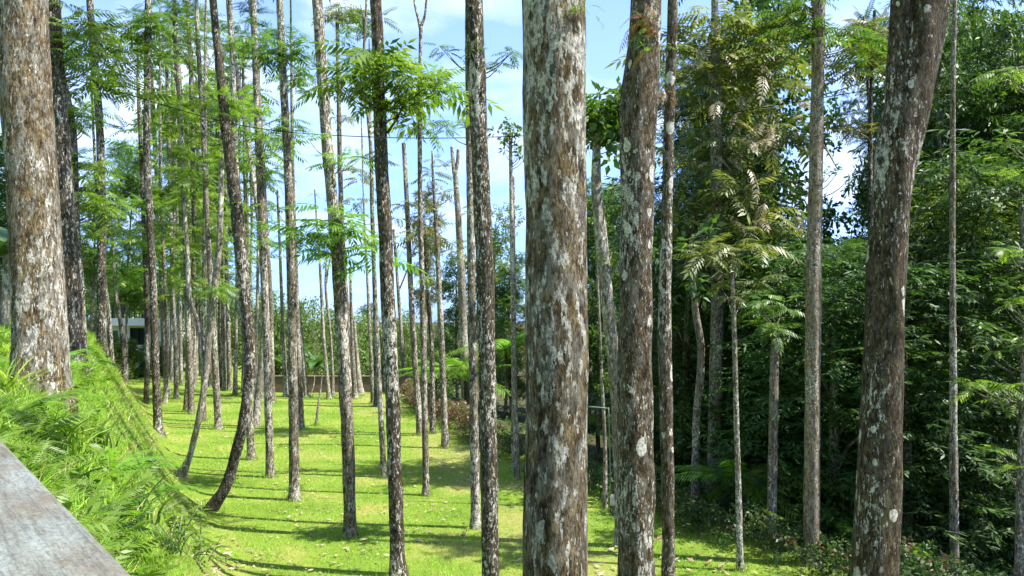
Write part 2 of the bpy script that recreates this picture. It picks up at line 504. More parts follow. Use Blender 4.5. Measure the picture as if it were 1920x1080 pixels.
P2 = P[sel] + rng.normal(0, .03, (int(sel.sum()), 3)) * [1, 1, 0]; P2[:, 2] = H(P2[:, 0], P2[:, 1])
n2 = len(P2)
o = strip_mesh('dry_grass', P2, rng.uniform(.1, .3, n2), rng.uniform(.005, .012, n2) * np.clip(P2[:, 1] / 9, .8, 2), rng.uniform(.6, 1.6, n2), 3, dry)
tag(o, 'dead straw coloured blades among the green grass of the bank', 'grass', kind='stuff')

# fallen leaves
x, d = sample_view(16000, 9, 40, 1.2)
u = bank_u(x, d); v = hedge_v(x, d)
keep = (u < .5) & (v < 1.2) & (wob(x * 1.1 + 4, d * 1.3) + .5 * wob(x * 3, d * 3) > rng.uniform(-.4, .75, len(x)))
x, d = x[keep], d[keep]
P = np.stack([x, d, H(x, d) + .03 + .02 * rng.random(len(x))], 1)
n = len(P)
az = rng.uniform(0, 6.28, n); ln = rng.uniform(.04, .12, n) * np.where(rng.random(n) < .08, 1.7, 1)
dirv = np.stack([np.cos(az), np.sin(az), rng.uniform(-.2, .35, n)], 1)
sdv = np.stack([-np.sin(az), np.cos(az), rng.uniform(-.4, .4, n)], 1)
soup = np.stack([P - dirv * ln[:, None] * .5, P + sdv * ln[:, None] * .2, P + dirv * ln[:, None] * .5, P - sdv * ln[:, None] * .2], 1)
litter = leaf('leaf_litter', (.16, .105, .055), (.38, .31, .18), (.44, .40, .24), transl=.15, tcol=(1.2, 1, .7))
o = mk_soup('leaf_litter', soup, litter)
tag(o, 'dry brown fallen leaves scattered over the lawn', 'leaves', kind='stuff')

# ------------------------------------------------------------------ foliage pieces (quad soups)
def rotm(az, pitch, roll=0):
    ca, sa = math.cos(az), math.sin(az); cb, sb = math.cos(pitch), math.sin(pitch); cr_, sr = math.cos(roll), math.sin(roll)
    Rz = np.array([[ca, -sa, 0], [sa, ca, 0], [0, 0, 1]])
    Ry = np.array([[cb, 0, -sb], [0, 1, 0], [sb, 0, cb]])
    Rx = np.array([[1, 0, 0], [0, cr_, -sr], [0, sr, cr_]])
    return Rz @ Ry @ Rx
def put(soup, R, s, p):
    return (soup @ R.T) * s + p
def leaflet(base, d, w, ln, wd, droop=.0):
    d = d / np.linalg.norm(d)
    w = w - d * np.dot(w, d); w /= max(1e-6, np.linalg.norm(w))
    mid = base + d * ln * .42
    tip = base + d * ln + np.array([0, 0, -droop * ln])
    return np.array([base, mid + w * wd * .5, tip, mid - w * wd * .5])
def frond(Ln=1., pairs=8, ll=.3, lw=.075, droop=.35, start=.18, fwd=.55, rg=random):
    q = []
    def rp(s): return np.array([Ln * (s - .12 * droop * s * s), 0, -droop * Ln * s ** 2])
    k = 4
    for i in range(k):
        a, b = rp(i / k), rp((i + 1) / k)
        wa, wb = .010 * (1 - .7 * i / k), .010 * (1 - .7 * (i + 1) / k)
        q.append([a + [0, -wa, 0], a + [0, wa, 0], b + [0, wb, 0], b + [0, -wb, 0]])
    for i in range(pairs):
        s = start + (1 - start) * (i + .5) / pairs
        p = rp(s); tg = rp(min(1, s + .05)) - rp(s - .05); tg /= np.linalg.norm(tg)
        lsc = ll * (1 - .45 * abs(s - .5) ** 1.5 * 1.6) * rg.uniform(.85, 1.1)
        for sd_ in (-1, 1):
            dd = tg * fwd + np.array([0, sd_ * .9, -.15 - rg.uniform(0, .3)])
            q.append(leaflet(p, dd, tg, lsc * Ln, lw * Ln, .15))
    p = rp(1.); tg = rp(1.) - rp(.93)
    q.append(leaflet(p, tg, np.array([0, 1., 0]), ll * Ln * .9, lw * Ln, .1))
    return np.array(q)
def spray(nf, pit=(-.3, .9), rg=random, lrange=(.7, 1.1), **kw):
    q = []
    a0 = rg.uniform(0, 6.28)
    for i in range(nf):
        f = frond(1., droop=rg.uniform(.2, .6), rg=rg, **kw)
        q.append(put(f, rotm(a0 + i * 2.4 + rg.uniform(-.4, .4), rg.uniform(*pit), rg.uniform(-.5, .5)), rg.uniform(*lrange), np.zeros(3)))
    return np.concatenate(q)
def shoot(nl=14, Ln=1., ll=.3, lw=.075, rg=random):
    """a twig with hanging lance-shaped leaves"""
    q = []
    for i in range(nl):
        s = .15 + .85 * i / (nl - 1)
        p = np.array([s * Ln, 0, -.25 * Ln * s * s])
        az = rg.uniform(-2.2, 2.2)
        d = np.array([.6 * math.cos(az) + .3, math.sin(az), -rg.uniform(.0, 1.1)])
        w = np.cross(d, [rg.uniform(-.5, .5), rg.uniform(-.5, .5), 1.])
        q.append(leaflet(p, d, w, ll * rg.uniform(.75, 1.15), lw, .1))
    return np.array(q)
def tuft(nl=13, ll=.32, lw=.15, rg=random):
    q = []
    for i in range(nl):
        d = np.array([rg.gauss(0, 1), rg.gauss(0, 1), rg.gauss(.15, .8)]); d /= np.linalg.norm(d)
        w = np.cross(d, [rg.uniform(-1, 1), rg.uniform(-1, 1), rg.uniform(0, 1.)])
        q.append(leaflet(d * rg.uniform(.05, .3), d, w, ll * rg.uniform(.7, 1.2), lw * rg.uniform(.8, 1.2), .15))
    return np.array(q)
SPRAYS = [spray(9, pairs=8) for _ in range(10)]
FINE = [spray(8, pairs=12, ll=.22, lw=.05) for _ in range(6)]
OPEN = [spray(5, pit=(-.25, .65), pairs=7, ll=.33, lw=.088, lrange=(.9, 1.35)) for _ in range(10)]
SHOOTS = [shoot() for _ in range(10)]
TUFTS = [tuft() for _ in range(10)]
def cluster_at(p, r, kind='spray'):
    src = {'spray': SPRAYS, 'open': OPEN, 'fine': FINE, 'shoot': SHOOTS, 'tuft': TUFTS}[kind]
    return put(random.choice(src), rotm(random.uniform(0, 6.28), random.uniform(-.15, .15)), r, np.asarray(p))

def crown_soup(w, h, lobes, per, kind, size, seed, low=.0, taper=.5):
    """uneven crown: lobes of leaf clumps filling a column of half width w, height h"""
    rg = random.Random(seed)
    q = []; centres = []
    src = {'shoot': SHOOTS, 'tuft': TUFTS, 'spray': SPRAYS, 'fine': FINE}[kind]
    for k in range(lobes):
        zf = low + (1 - low) * (k + rg.uniform(0, 1)) / lobes
        wid = w * (1 - taper * abs(zf - .45) * 1.6) * rg.uniform(.45, 1.0)
        a = k * 2.4 + rg.uniform(-.6, .6)
        c = np.array([math.cos(a) * wid * .75, math.sin(a) * wid * .75, zf * h])
        lr = w * rg.uniform(.34, .6)
        centres.append(c)
        for j in range(per):
            d = np.array([rg.gauss(0, 1), rg.gauss(0, 1), rg.gauss(.1, .75)]); d /= np.linalg.norm(d)
            rr = lr * rg.uniform(.25, 1.1) ** .6
            p = c + d * rr * np.array([1, 1, .75])
            az = math.atan2(d[1], d[0]) + rg.uniform(-.7, .7)
            q.append(put(rg.choice(src), rotm(az, rg.uniform(-.5, .5), rg.uniform(-.6, .6)), size * rg.uniform(.75, 1.25), p))
    return np.concatenate(q), centres

# small weeds all over the bank
xx, dd_ = sample_view(3600, 1.5, 30, .8, .1)
uu = bank_u(xx, dd_)
kk = (uu > 1.35 - .9 * sstep(7, 3.5, dd_)) & (uu < 4.5) & (wob(xx * 2.1 + 7, dd_ * 2.3) > rng.uniform(-.9, .5, len(xx)))
q = []
for a_, b_ in zip(xx[kk], dd_[kk]):
    kd = random.choice(['fine', 'tuft', 'shoot', 'tuft', 'spray'])
    q.append(put(random.choice({'spray': SPRAYS, 'open': OPEN, 'fine': FINE, 'shoot': SHOOTS, 'tuft': TUFTS}[kd]), rotm(random.uniform(0, 6.28), random.uniform(.2, .8)), random.uniform(.12, .3), np.array([a_, b_, h1(a_, b_) + random.uniform(.04, .14)])))
tag(mk_soup('bank_weeds', np.concatenate(q), L['fern']), 'leafy weeds mixed into the grass of the bank', 'weeds', kind='stuff')

# ------------------------------------------------------------------ tubes
def catmull(P, step):
    """cubic through the points, tangents weighted by the distance between them"""
    P = np.asarray(P, float)
    D = np.linalg.norm(np.diff(P[:, :3], axis=0), axis=1)
    m = np.diff(P, axis=0) / D[:, None]
    T = np.empty_like(P); T[0] = m[0]; T[-1] = m[-1]
    if len(P) > 2:
        T[1:-1] = (m[:-1] * D[1:, None] + m[1:] * D[:-1, None]) / (D[1:] + D[:-1])[:, None]
    out = []
    for i in range(len(P) - 1):
        n = max(1, int(round(D[i] / step)))
        t_ = (np.arange(n) / n)[:, None]
        out.append((2 * t_ ** 3 - 3 * t_ ** 2 + 1) * P[i] + (t_ ** 3 - 2 * t_ ** 2 + t_) * D[i] * T[i] + (3 * t_ ** 2 - 2 * t_ ** 3) * P[i + 1] + (t_ ** 3 - t_ ** 2) * D[i] * T[i + 1])
    out.append(P[-1:])
    C = np.vstack(out)
    C[:, -1] = np.maximum(C[:, -1], P[:, -1].min() * .6)
    return C
def tube(C, sides=10, rough=.05, seed=0, cap=True):
    """C (n,4): centre + radius -> verts, quads, caps"""
    r_ = np.random.default_rng(seed)
    n = len(C)
    T = np.gradient(C[:, :3], axis=0)
    T /= np.maximum(1e-9, np.linalg.norm(T, axis=1))[:, None]
    ref = np.array([1., 0, 0]) if abs(T[:, 0]).mean() < .8 else np.array([0, 0, 1.])
    A = ref - T * (T @ ref)[:, None]; A /= np.linalg.norm(A, axis=1)[:, None]
    Bv = np.cross(T, A)
    th = np.arange(sides) / sides * 2 * np.pi
    s = np.concatenate([[0], np.cumsum(np.linalg.norm(np.diff(C[:, :3], axis=0), axis=1))])
    R = np.ones((n, sides))
    r0 = max(.03, C[:, 3].mean())
    for k in range(7):
        m = r_.integers(1, 5); fz = r_.uniform(.5, 5) * (.12 / r0) ** .6
        R += rough / (1 + .25 * k) * .8 * np.sin(m * th[None] + fz * s[:, None] + r_.uniform(0, 6.28)) * np.sin(fz * .63 * s[:, None] + r_.uniform(0, 6.28))
    R += r_.normal(0, rough * .16, R.shape)
    R *= C[:, 3][:, None]
    V = C[:, None, :3] + A[:, None] * (np.cos(th)[None, :, None] * R[..., None]) + Bv[:, None] * (np.sin(th)[None, :, None] * R[..., None])
    V = V.reshape(-1, 3)
    i = (np.arange(n - 1)[:, None] * sides); j = np.arange(sides)[None]; j2 = (j + 1) % sides
    q = np.stack([i + j, i + j2, i + sides + j2, i + sides + j], -1).reshape(-1, 4)
    fs = [q]
    if cap:
        tips = np.stack([C[0, :3], C[-1, :3]])
        V = np.vstack([V, tips])
        a = n * sides
        jj = np.arange(sides); jn = (jj + 1) % sides
        fs.append(np.stack([jn, jj, np.full(sides, a)], 1))
        fs.append(np.stack([jj + (n - 1) * sides, jn + (n - 1) * sides, np.full(sides, a + 1)], 1))
    return V, fs
def merge(parts):
    off = 0; Vs = []; F3 = []; F4 = []
    for V, fs in parts:
        for f in fs:
            (F4 if f.shape[1] == 4 else F3).append(f + off)
        Vs.append(V); off += len(V)
    out = []
    if F4: out.append(np.concatenate(F4))
    if F3: out.append(np.concatenate(F3))
    return np.vstack(Vs), out

TOPS = []
for i in range(4):
    q = []
    rg = random.Random(50 + i)
    for k in range(6):
        p = np.array([rg.gauss(0, .55), rg.gauss(0, .55), rg.uniform(-.9, .9)])
        q.append(put(rg.choice(SPRAYS), rotm(rg.uniform(0, 6.28), 0), rg.uniform(.6, .85), p))
    m = mk_soup('crown', np.concatenate(q), L['mid'])
    TOPS.append(m.data)
    bpy.data.objects.remove(m)

TREES = {}; FEET = []
def tree(key, label, pts, Y=None, mat='thin', ext=True, leaves=(), auto=None, lmat='bright', branches=(), group=None,
         name='slender_tree', flare=1.45, rough=.05, H_top=None, below=None, kindl='spray', top=True):
    """pts: (px, py, width px) from top to bottom; the last one is the foot when inside the frame"""
    last = pts[-1]
    if Y is None:
        g = ground_hit(last[0], last[1]); Y = g[1]
    P = [np.append(at(px, py, Y), w / 2 / F * Y) for px, py, w in pts]
    P = np.array(P)
    # run down to the ground
    foot = P[-1].copy()
    gz = h1(foot[0], foot[1])
    if foot[2] > gz + .02:
        dd = (P[-1] - P[-2]); k = (foot[2] - gz) / max(.2, -dd[2]); k = min(k, 3)
        foot = np.array([foot[0] + dd[0] * k * .35, foot[1], 0, foot[3] * (1.06 if below is None else below)])
        foot[2] = h1(foot[0], foot[1])
        P = np.vstack([P, foot])
    foot = P[-1].copy()
    up = []
    zt = H_top or (15.2 + (crc32(key.encode()) % 7) * .35)
    if ext and P[0, 2] < zt - .5:
        dd = P[0, :3] - P[1, :3]; dd /= np.linalg.norm(dd)
        dd = dd * .6 + np.array([0, 0, .4]); dd /= dd[2]
        hh = zt - P[0, 2]
        up = [np.append(P[0, :3] + dd * hh, P[0, 3] * .4), np.append(P[0, :3] + dd * hh * .5, P[0, 3] * .74)]
        P = np.vstack([up, P])
    r = P[:, 3].mean()
    C = catmull(P, max(.05, min(.35, r * .55)))
    hgt = C[:, 2] - foot[2]
    C[:, 3] *= 1 + (flare - 1) * np.exp(-np.maximum(hgt, 0) / max(.12, 1.4 * r))
    C = np.vstack([C, C[-1] + np.array([0, 0, -.15, .0])])
    root = empty(name, foot[:3], label, 'tree', group)
    sides = 48 if r > .13 else 16 if r > .07 else 10
    for b in branches:
        Pb = np.array([np.append(at(px, py, Y + (bb[0] if bb else 0)), w / 2 / F * Y) for px, py, w, *bb in b])
        Cb = catmull(Pb, max(.04, Pb[:, 3].mean() * .6))
        V, fs = tube(Cb - np.append(foot[:3], 0), 14 if Pb[:, 3].mean() > .05 else 8, rough * .8, seed=3)
        mk('branch', V, fs, B[mat], root, smooth=True)
    q = []; twigs = []
    for lv in leaves:
        px, py, rp, n = lv[:4]; kd = lv[4] if len(lv) > 4 else ('open' if kindl == 'spray' else kindl)
        R = rp / F * Y
        for k in range(n):
            p = at(px, py, Y) - foot[:3] + np.array([random.gauss(0, .5), random.gauss(0, .5), random.gauss(0, .3)]) * R
            q.append(cluster_at(p, R * random.uniform(.55, .85) * (1.5 if kd == 'tuft' else 1), kd))
            if k < 7 and Y < 20:
                c = C[np.argmin(abs(C[:, 2] - (p[2] + foot[2] - .3)))]
                a_ = c[:3] - foot[:3]; m_ = (a_ + p) / 2 + np.array([0, 0, -.06])
                twigs.append(tube(catmull([np.append(a_, .011), np.append(m_, .008), np.append(p, .004)], .12), 5, .03))
    if auto:
        y0, y1, n, rp = auto[:4]; n = int(n * 1.3); sprd = auto[4] if len(auto) > 4 else 1.
        for k in range(n):
            py = random.uniform(y0, y1)
            kq = random.choice([kindl, 'open'])
            zz = at(960, py, Y)[2]
            c = C[np.argmin(abs(C[:, 2] - zz))]
            R = rp / F * Y * random.uniform(.5, .95)
            p = c[:3] - foot[:3] + np.array([random.gauss(0, .8) * sprd * R, random.gauss(0, .8) * sprd * R, 0])
            q.append(cluster_at(p, R, kq))
    V, fs = merge([tube(C - np.append(foot[:3], 0), sides, rough, seed=crc32(key.encode()) % 9999)] + twigs)
    mk('trunk', V, fs, B[mat], root, smooth=True)
    if q:
        mk_soup('foliage', np.concatenate(q), L[lmat], root)
    if ext and top:
        o = bpy.data.objects.new('crown', TOPS[crc32(key.encode()) % 4]); COL.objects.link(o)
        o.parent = root; o.location = Vector(C[0, :3] - foot[:3]); o.rotation_euler.z = (crc32(key.encode()) % 63) / 10
    TREES[key] = root
    FEET.append((foot[0], foot[1], foot[3]))
    return root

# ------------------------------------------------------------------ the large trunks
tree('T1', 'thick brown trunk patched with grey lichen rising from the grassy bank, largest on the bank',
     [(41, 0, 84), (52, 200, 84), (64, 400, 86), (72, 540, 88), (76, 640, 92)], Y=6.3, mat='brown', flare=1.35, rough=.06,
     auto=None)
tree('T2', 'grey streaked trunk close behind the thickest bank trunk',
     [(96, 0, 32), (108, 220, 36), (122, 420, 38), (130, 560, 40), (134, 640, 42)], Y=10.5, mat='dark', lmat='bright',
     leaves=[(120, 50, 60, 5), (150, 105, 55, 5), (110, 160, 40, 3)])
tree('T2b', 'narrow grey trunk pressed against the grey streaked trunk on the bank',
     [(112, 120, 12), (132, 220, 15), (142, 420, 15), (150, 560, 17), (153, 640, 18)], Y=11.6, mat='thin', ext=False,
     leaves=[(125, 110, 70, 9), (150, 230, 45, 6), (150, 300, 55, 9), (165, 370, 60, 8), (160, 440, 45, 5)])
tree('T25', 'broadest trunk in the middle, crusted all over with white lichen',
     [(1037, 0, 124), (1039, 200, 121), (1041, 420, 119), (1044, 640, 122), (1043, 760, 116), (1041, 1080, 116)], Y=4.0, mat='big', flare=1.2, rough=.045)
tree('T27', 'big dark trunk with oval white lichen spots and a knobbly stub near its top',
     [(1211, 0, 56), (1204, 120, 62), (1197, 195, 68), (1195, 330, 62), (1194, 480, 62), (1190, 690, 64), (1192, 900, 64), (1193, 1080, 64)], Y=8.4, mat='flecked', flare=1.2, rough=.06,
     branches=[[(1215, 205, 30), (1238, 188, 24), (1246, 176, 17)]])
tree('T34', 'big mossy trunk that leans right and forks near the top, with round white lichen spots',
     [(1742, 0, 70), (1722, 110, 74), (1700, 200, 80), (1676, 330, 70), (1664, 480, 70), (1655, 700, 72), (1647, 900, 78), (1640, 1080, 80)], Y=7.4, mat='spotted', flare=1.2, rough=.06, H_top=12.5, top=False,
     branches=[[(1687, 330, 44), (1684, 200, 46), (1686, 110, 42), (1690, 0, 38), (1686, -160, 34), (1680, -420, 24)]])
tree('T23', 'dark mottled trunk just left of the broadest trunk, with a leafy twig high up',
     [(888, 0, 33), (893, 120, 33), (900, 280, 33), (908, 480, 34), (913, 700, 32), (917, 900, 31), (919, 1080, 32)], Y=10.0, mat='dark', rough=.07, lmat='mid',
     leaves=[(855, 100, 30, 3), (932, 110, 36, 4), (872, 95, 22, 2)])
tree('T28', 'slender dark trunk with white flecks standing right beside the knobbly stub trunk',
     [(1262, 0, 19), (1256, 200, 20), (1250, 400, 21), (1246, 620, 24), (1249, 760, 24), (1252, 950, 24), (1253, 1080, 25)], Y=10.0, mat='flecked', rough=.07, lmat='bright', top=False,
     leaves=[(1255, 90, 22, 2)])

# ------------------------------------------------------------------ slender trunks over the lawn
tree('T16', 'dark flaky trunk ringed by a wide ruff of drooping leaves high up',
     [(705, 0, 22), (709, 120, 22), (715, 300, 25), (725, 500, 27), (734, 700, 27), (740, 880, 26), (746, 1079, 28)], mat='dark', rough=.07, lmat='bright',
     leaves=[(760, 165, 105, 8), (690, 150, 80, 4), (655, 165, 60, 4), (805, 165, 60, 4), (735, 210, 60, 3), (705, 285, 40, 3)],
     branches=[[(726, 250, 5), (748, 215, 4), (765, 165, 3)], [(722, 248, 5), (700, 205, 4), (670, 170, 3)]])
tree('T15', 'brown trunk with a bright leafy ruff halfway up, sharing it with a thin twin',
     [(595, 0, 19), (604, 130, 20), (614, 280, 21), (628, 430, 22), (640, 600, 23), (650, 780, 23), (657, 1004, 23)], mat='thin', rough=.07,
     leaves=[(640, 435, 78, 13), (585, 440, 45, 4), (685, 425, 36, 3), (625, 290, 50, 5), (600, 115, 22, 2)])
tree('T15b', 'thin twin trunk hidden half behind the brown trunk with the bright ruff',
     [(632, 28, 7), (634, 120, 8), (638, 330, 9), (646, 520, 10), (655, 640, 11), (664, 746, 12)], mat='thin', ext=False, lmat='olive',
     leaves=[(634, 20, 45, 7), (650, 220, 32, 3), (660, 330, 40, 4), (640, 120, 30, 2), (660, 380, 40, 3)])
tree('T14', 'straight grey brown trunk standing on open lawn beside the spray of palm-like leaves',
     [(525, 0, 13), (530, 130, 14), (539, 300, 15), (545, 480, 16), (549, 700, 17), (552, 938, 19)], mat='thin', rough=.06, lmat='mid',
     leaves=[(530, 100, 62, 11), (525, 60, 40, 3), (545, 140, 45, 4), (560, 230, 40, 4), (540, 420, 30, 3)])
tree('T13', 'straight lichened trunk on the lawn just right of the dark bowed trunk',
     [(475, 0, 11), (480, 150, 12), (487, 330, 13), (495, 520, 14), (502, 720, 14), (507, 895, 15)], mat='thin',
     leaves=[(500, 250, 60, 7), (490, 210, 40, 4), (500, 330, 35, 4), (480, 440, 40, 4)])
tree('T13b', 'pale brown trunk showing behind the lichened trunk beside the bowed one',
     [(470, 0, 9), (486, 200, 9), (497, 400, 10), (506, 560, 11), (509, 690, 11), (510, 755, 12)], mat='thin', ext=True,
     leaves=[(520, 150, 50, 6), (500, 300, 40, 4)])
tree('T11', 'dark bowed trunk curving out from the foot of the bank',
     [(399, 0, 14), (410, 110, 15), (424, 240, 20), (440, 360, 22), (452, 470, 22), (463, 590, 22), (470, 690, 22), (460, 770, 21), (442, 850, 20), (420, 918, 21), (393, 958, 25)], mat='dark', rough=.06, flare=1.1, lmat='bright',
     leaves=[(425, 200, 45, 7), (455, 385, 30, 3)])
tree('T12', 'grey trunk rising behind the dark bowed trunk and crossing it',
     [(431, 0, 9), (437, 150, 10), (442, 330, 12), (447, 480, 13), (460, 640, 14), (468, 780, 14), (471, 862, 15)], mat='thin',
     leaves=[(445, 210, 40, 4), (440, 80, 40, 4)])
tree('T12b', 'pale leaning trunk that slants behind the bowed trunk to the lawn',
     [(430, 40, 8), (470, 300, 9), (492, 480, 11), (494, 640, 13), (487, 720, 15), (478, 800, 15)], mat='pale', ext=True, top=False)
tree('T10', 'pale crooked trunk leaning left with broken roots at the foot of the bank',
     [(417, 280, 9), (414, 380, 10), (409, 480, 12), (400, 560, 13), (390, 650, 13), (380, 745, 12), (366, 815, 11), (352, 865, 12), (338, 893, 18)], mat='pale', ext=False, rough=.06,
     leaves=[(400, 545, 35, 4), (425, 300, 40, 4)],
     branches=[[(384, 720, 9), (378, 660, 8), (372, 610, 9), (357, 560, 9), (352, 480, 8), (345, 380, 7)]])
tree('T5', 'tall trunk dark above and flecked below, standing where lawn meets bank',
     [(278, 0, 12), (277, 130, 13), (275, 250, 13), (281, 420, 13), (288, 560, 14), (292, 700, 14), (298, 815, 17)], mat='dark', lmat='mid',
     leaves=[(275, 60, 50, 5), (255, 80, 50, 4), (285, 30, 40, 4)])
tree('T6', 'thin spotted trunk close right of the tall trunk at the bank foot',
     [(285, 160, 7), (291, 280, 8), (299, 430, 9), (306, 600, 10), (311, 700, 10), (314, 742, 11)], mat='thin', ext=True,
     auto=(150, 560, 16, 46))
tree('T7', 'thin black trunk in front of the white house corner',
     [(259, 160, 6), (264, 280, 7), (270, 430, 8), (276, 600, 9), (276, 690, 9), (274, 757, 10)], mat='dark', ext=True,
     auto=(230, 520, 20, 50))
tree('T3', 'upright grey trunk on the bank crest with leafy tufts at its top',
     [(168, 0, 12), (176, 100, 13), (186, 230, 14), (191, 400, 15), (190, 540, 16), (191, 660, 18)], mat='dark', lmat='mid',
     leaves=[(185, 130, 75, 10), (175, 55, 60, 7), (230, 140, 40, 3), (150, 50, 50, 5), (200, 350, 30, 2)])
tree('T4', 'very thin dark stem bending beside the grey crest trunk above the bush',
     [(183, 350, 5), (199, 390, 5), (209, 440, 6), (216, 540, 7), (228, 620, 8), (235, 720, 10)], mat='dark', ext=False,
     leaves=[(228, 425, 22, 2)])
tree('T4b', 'thin crest stem standing between the crest trunk and the green bush',
     [(172, 170, 4), (178, 300, 5), (196, 520, 6), (205, 600, 7), (210, 682, 9)], mat='dark', ext=False,
     auto=(170, 420, 8, 40))
# the thicket of thin trunks to the left, far across the lawn
thicket = [
    ('a', [(328, 30, 8), (340, 240, 9), (346, 440, 9), (353, 620, 10), (359, 776, 12)], 'thin', (40, 560, 20, 52), 'flecked thin trunk, second foot right of the tall bank-foot trunk'),
    ('b', [(351, 0, 7), (360, 200, 8), (364, 400, 8), (360, 600, 8), (348, 772, 10)], 'thin', (20, 520, 18, 50), 'thin brown trunk crossing just left of the crooked pale trunk'),
    ('c', [(368, 0, 7), (378, 200, 8), (388, 400, 9), (397, 560, 11), (404, 700, 12), (410, 805, 14)], 'thin', (60, 420, 14, 46), 'lichened trunk on the lawn midway between the crooked pale trunk and bowed trunk'),
    ('d', [(312, 100, 6), (318, 330, 7), (324, 540, 7), (330, 690, 8), (331, 748, 9)], 'thin', (120, 560, 18, 50), 'very straight thin trunk behind the flecked pair near the house'),
    ('e', [(300, 200, 5), (303, 400, 6), (311, 560, 7), (313, 690, 8), (309, 757, 9)], 'thin', (240, 560, 10, 46), 'thin stem partly hidden by the tall bank-foot trunk'),
    ('f', [(385, 120, 6), (384, 330, 7), (383, 520, 8), (381, 700, 9), (382, 790, 10)], 'thin', (150, 560, 14, 44), 'dark stump-footed trunk tight behind the crooked pale trunk'),
    ('g', [(405, 60, 6), (408, 300, 7), (412, 520, 7), (414, 660, 8), (416, 723, 9)], 'dark', (120, 520, 12, 44), 'far slim trunk seen past the lichened mid-lawn trunk'),
    ('h', [(418, 140, 5), (422, 360, 6), (426, 540, 7), (429, 660, 8), (431, 733, 9)], 'thin', (160, 560, 12, 42), 'farther slim trunk with pale flecks left of the bowed trunk'),
    ('i', [(446, 420, 5), (444, 540, 6), (442, 640, 7), (441, 742, 9)], 'thin', (200, 520, 8, 40), 'far thin trunk framed by the bowed and grey crossing trunks'),
    ('j', [(340, 300, 5), (337, 480, 5), (338, 600, 6), (336, 690, 7)], 'dark', (260, 560, 14, 42), 'farthest dark stem before the pale house wall'),
    ('k', [(372, 330, 5), (374, 500, 5), (376, 620, 6), (377, 705, 7)], 'dark', (260, 560, 12, 42), 'distant dark stem past the house, behind the crossing brown trunk'),
    ('l', [(396, 400, 5), (398, 520, 5), (399, 620, 6), (399, 700, 7)], 'thin', (200, 560, 10, 40), 'distant pale stem just beyond the fork of the crooked trunk'),
    ('m', [(455, 80, 5), (458, 300, 5), (460, 520, 6), (458, 640, 7), (456, 738, 8)], 'thin', (150, 560, 10, 42), 'thin far trunk in the gap beside the grey crossing trunk'),
    ('n', [(320, 350, 4), (321, 520, 5), (322, 620, 6), (322, 712, 7)], 'thin', (240, 560, 14, 42), 'slight far stem between the very straight trunk and the house window'),
    ('o', [(484, 380, 5), (483, 540, 6), (480, 640, 7), (478, 742, 9)], 'pale', (200, 500, 6, 40), 'pale far trunk glimpsed behind the slanting pale trunk'),
]
for k, pts, mt, au, lab in thicket:
    tree('thk' + k, lab, pts, mat=mt, auto=au, lmat=random.choice(['bright', 'bright', 'mid']), group='thin trunks of the thicket by the house')
rt = random.Random(5)
for k in range(14):
    bx = rt.uniform(318, 476); by = rt.uniform(702, 736)
    ln = rt.uniform(-10, 6)
    tree('far%d' % k, 'distant thin trunk lost among the many at the back of the thicket', [(bx + ln - 4, rt.uniform(60, 260), 4), (bx + ln, 400, 5), (bx + ln * .3, 580, 5.5), (bx, by, 7)],
         mat=rt.choice(['thin', 'pale', 'dark']), auto=(160, 540, 4, 40), lmat='mid', group='distant trunks at the back of the thicket')
# trunks across the middle of the lawn and by the far wall
tree('M1', 'bare grey pole-like trunk before the far wall, its broken top against the sky', [(520, 357, 4), (524, 450, 5), (530, 600, 7), (536, 744, 9)], mat='thin', ext=False)
tree('M2', 'dark footed trunk half hidden behind the straight grey brown trunk', [(549, 330, 7), (553, 470, 9), (559, 640, 10), (565, 805, 12)], mat='thin', ext=True)
tree('M3', 'thin stem slanting left out of the straight grey brown trunk to the far wall', [(546, 480, 5), (556, 540, 5), (566, 640, 7), (575, 746, 9)], mat='thin', ext=False)
tree('M4', 'leafless thin trunk topped at sky height with its foot by the wall', [(590, 355, 3), (595, 430, 4), (601, 520, 5), (608, 650, 7), (617, 749, 9)], mat='pale', ext=False,
     leaves=[(588, 360, 16, 1)])
tree('M5', 'wavy thin trunk by the wall with a forked top', [(612, 470, 3), (611, 545, 5), (619, 620, 5), (623, 690, 6), (624, 744, 8)], mat='pale', ext=False,
     branches=[[(612, 530, 4), (617, 495, 3), (622, 470, 2)]])
tree('M6', 'slim trunk beside the flaked trunk foot at the wall', [(657, 500, 5), (659, 600, 6), (662, 680, 8), (666, 748, 10)], mat='thin', ext=False)
tree('M7', 'stout pale stump-like trunk leaning on the wall line', [(664, 600, 5), (668, 660, 8), (672, 710, 11), (676, 741, 14)], mat='pale', ext=False)
tree('M8', 'dark slender trunk nearest the wall end with feathery side twigs', [(684, 430, 4), (688, 500, 5), (694, 640, 7), (700, 757, 9)], mat='thin', ext=True, top=True)
tree('M9', 'dark slender trunk doubled with its neighbour close left of the ruffed trunk', [(694, 250, 5), (698, 420, 6), (703, 600, 7), (706, 762, 10)], mat='dark', ext=True)
tree('T17', 'thin lichened trunk left of the ruffed trunk, ending in a curved fork', [(686, 180, 6), (694, 260, 7), (698, 400, 8), (705, 600, 9), (713, 760, 10), (720, 895, 12)], mat='thin', ext=False, lmat='mid',
     branches=[[(686, 180, 5), (682, 130, 5), (684, 60, 5), (687, 0, 4), (688, -60, 3)], [(683, 70, 3), (680, 30, 3), (676, 10, 2)]],
     leaves=[(700, 450, 25, 2)])
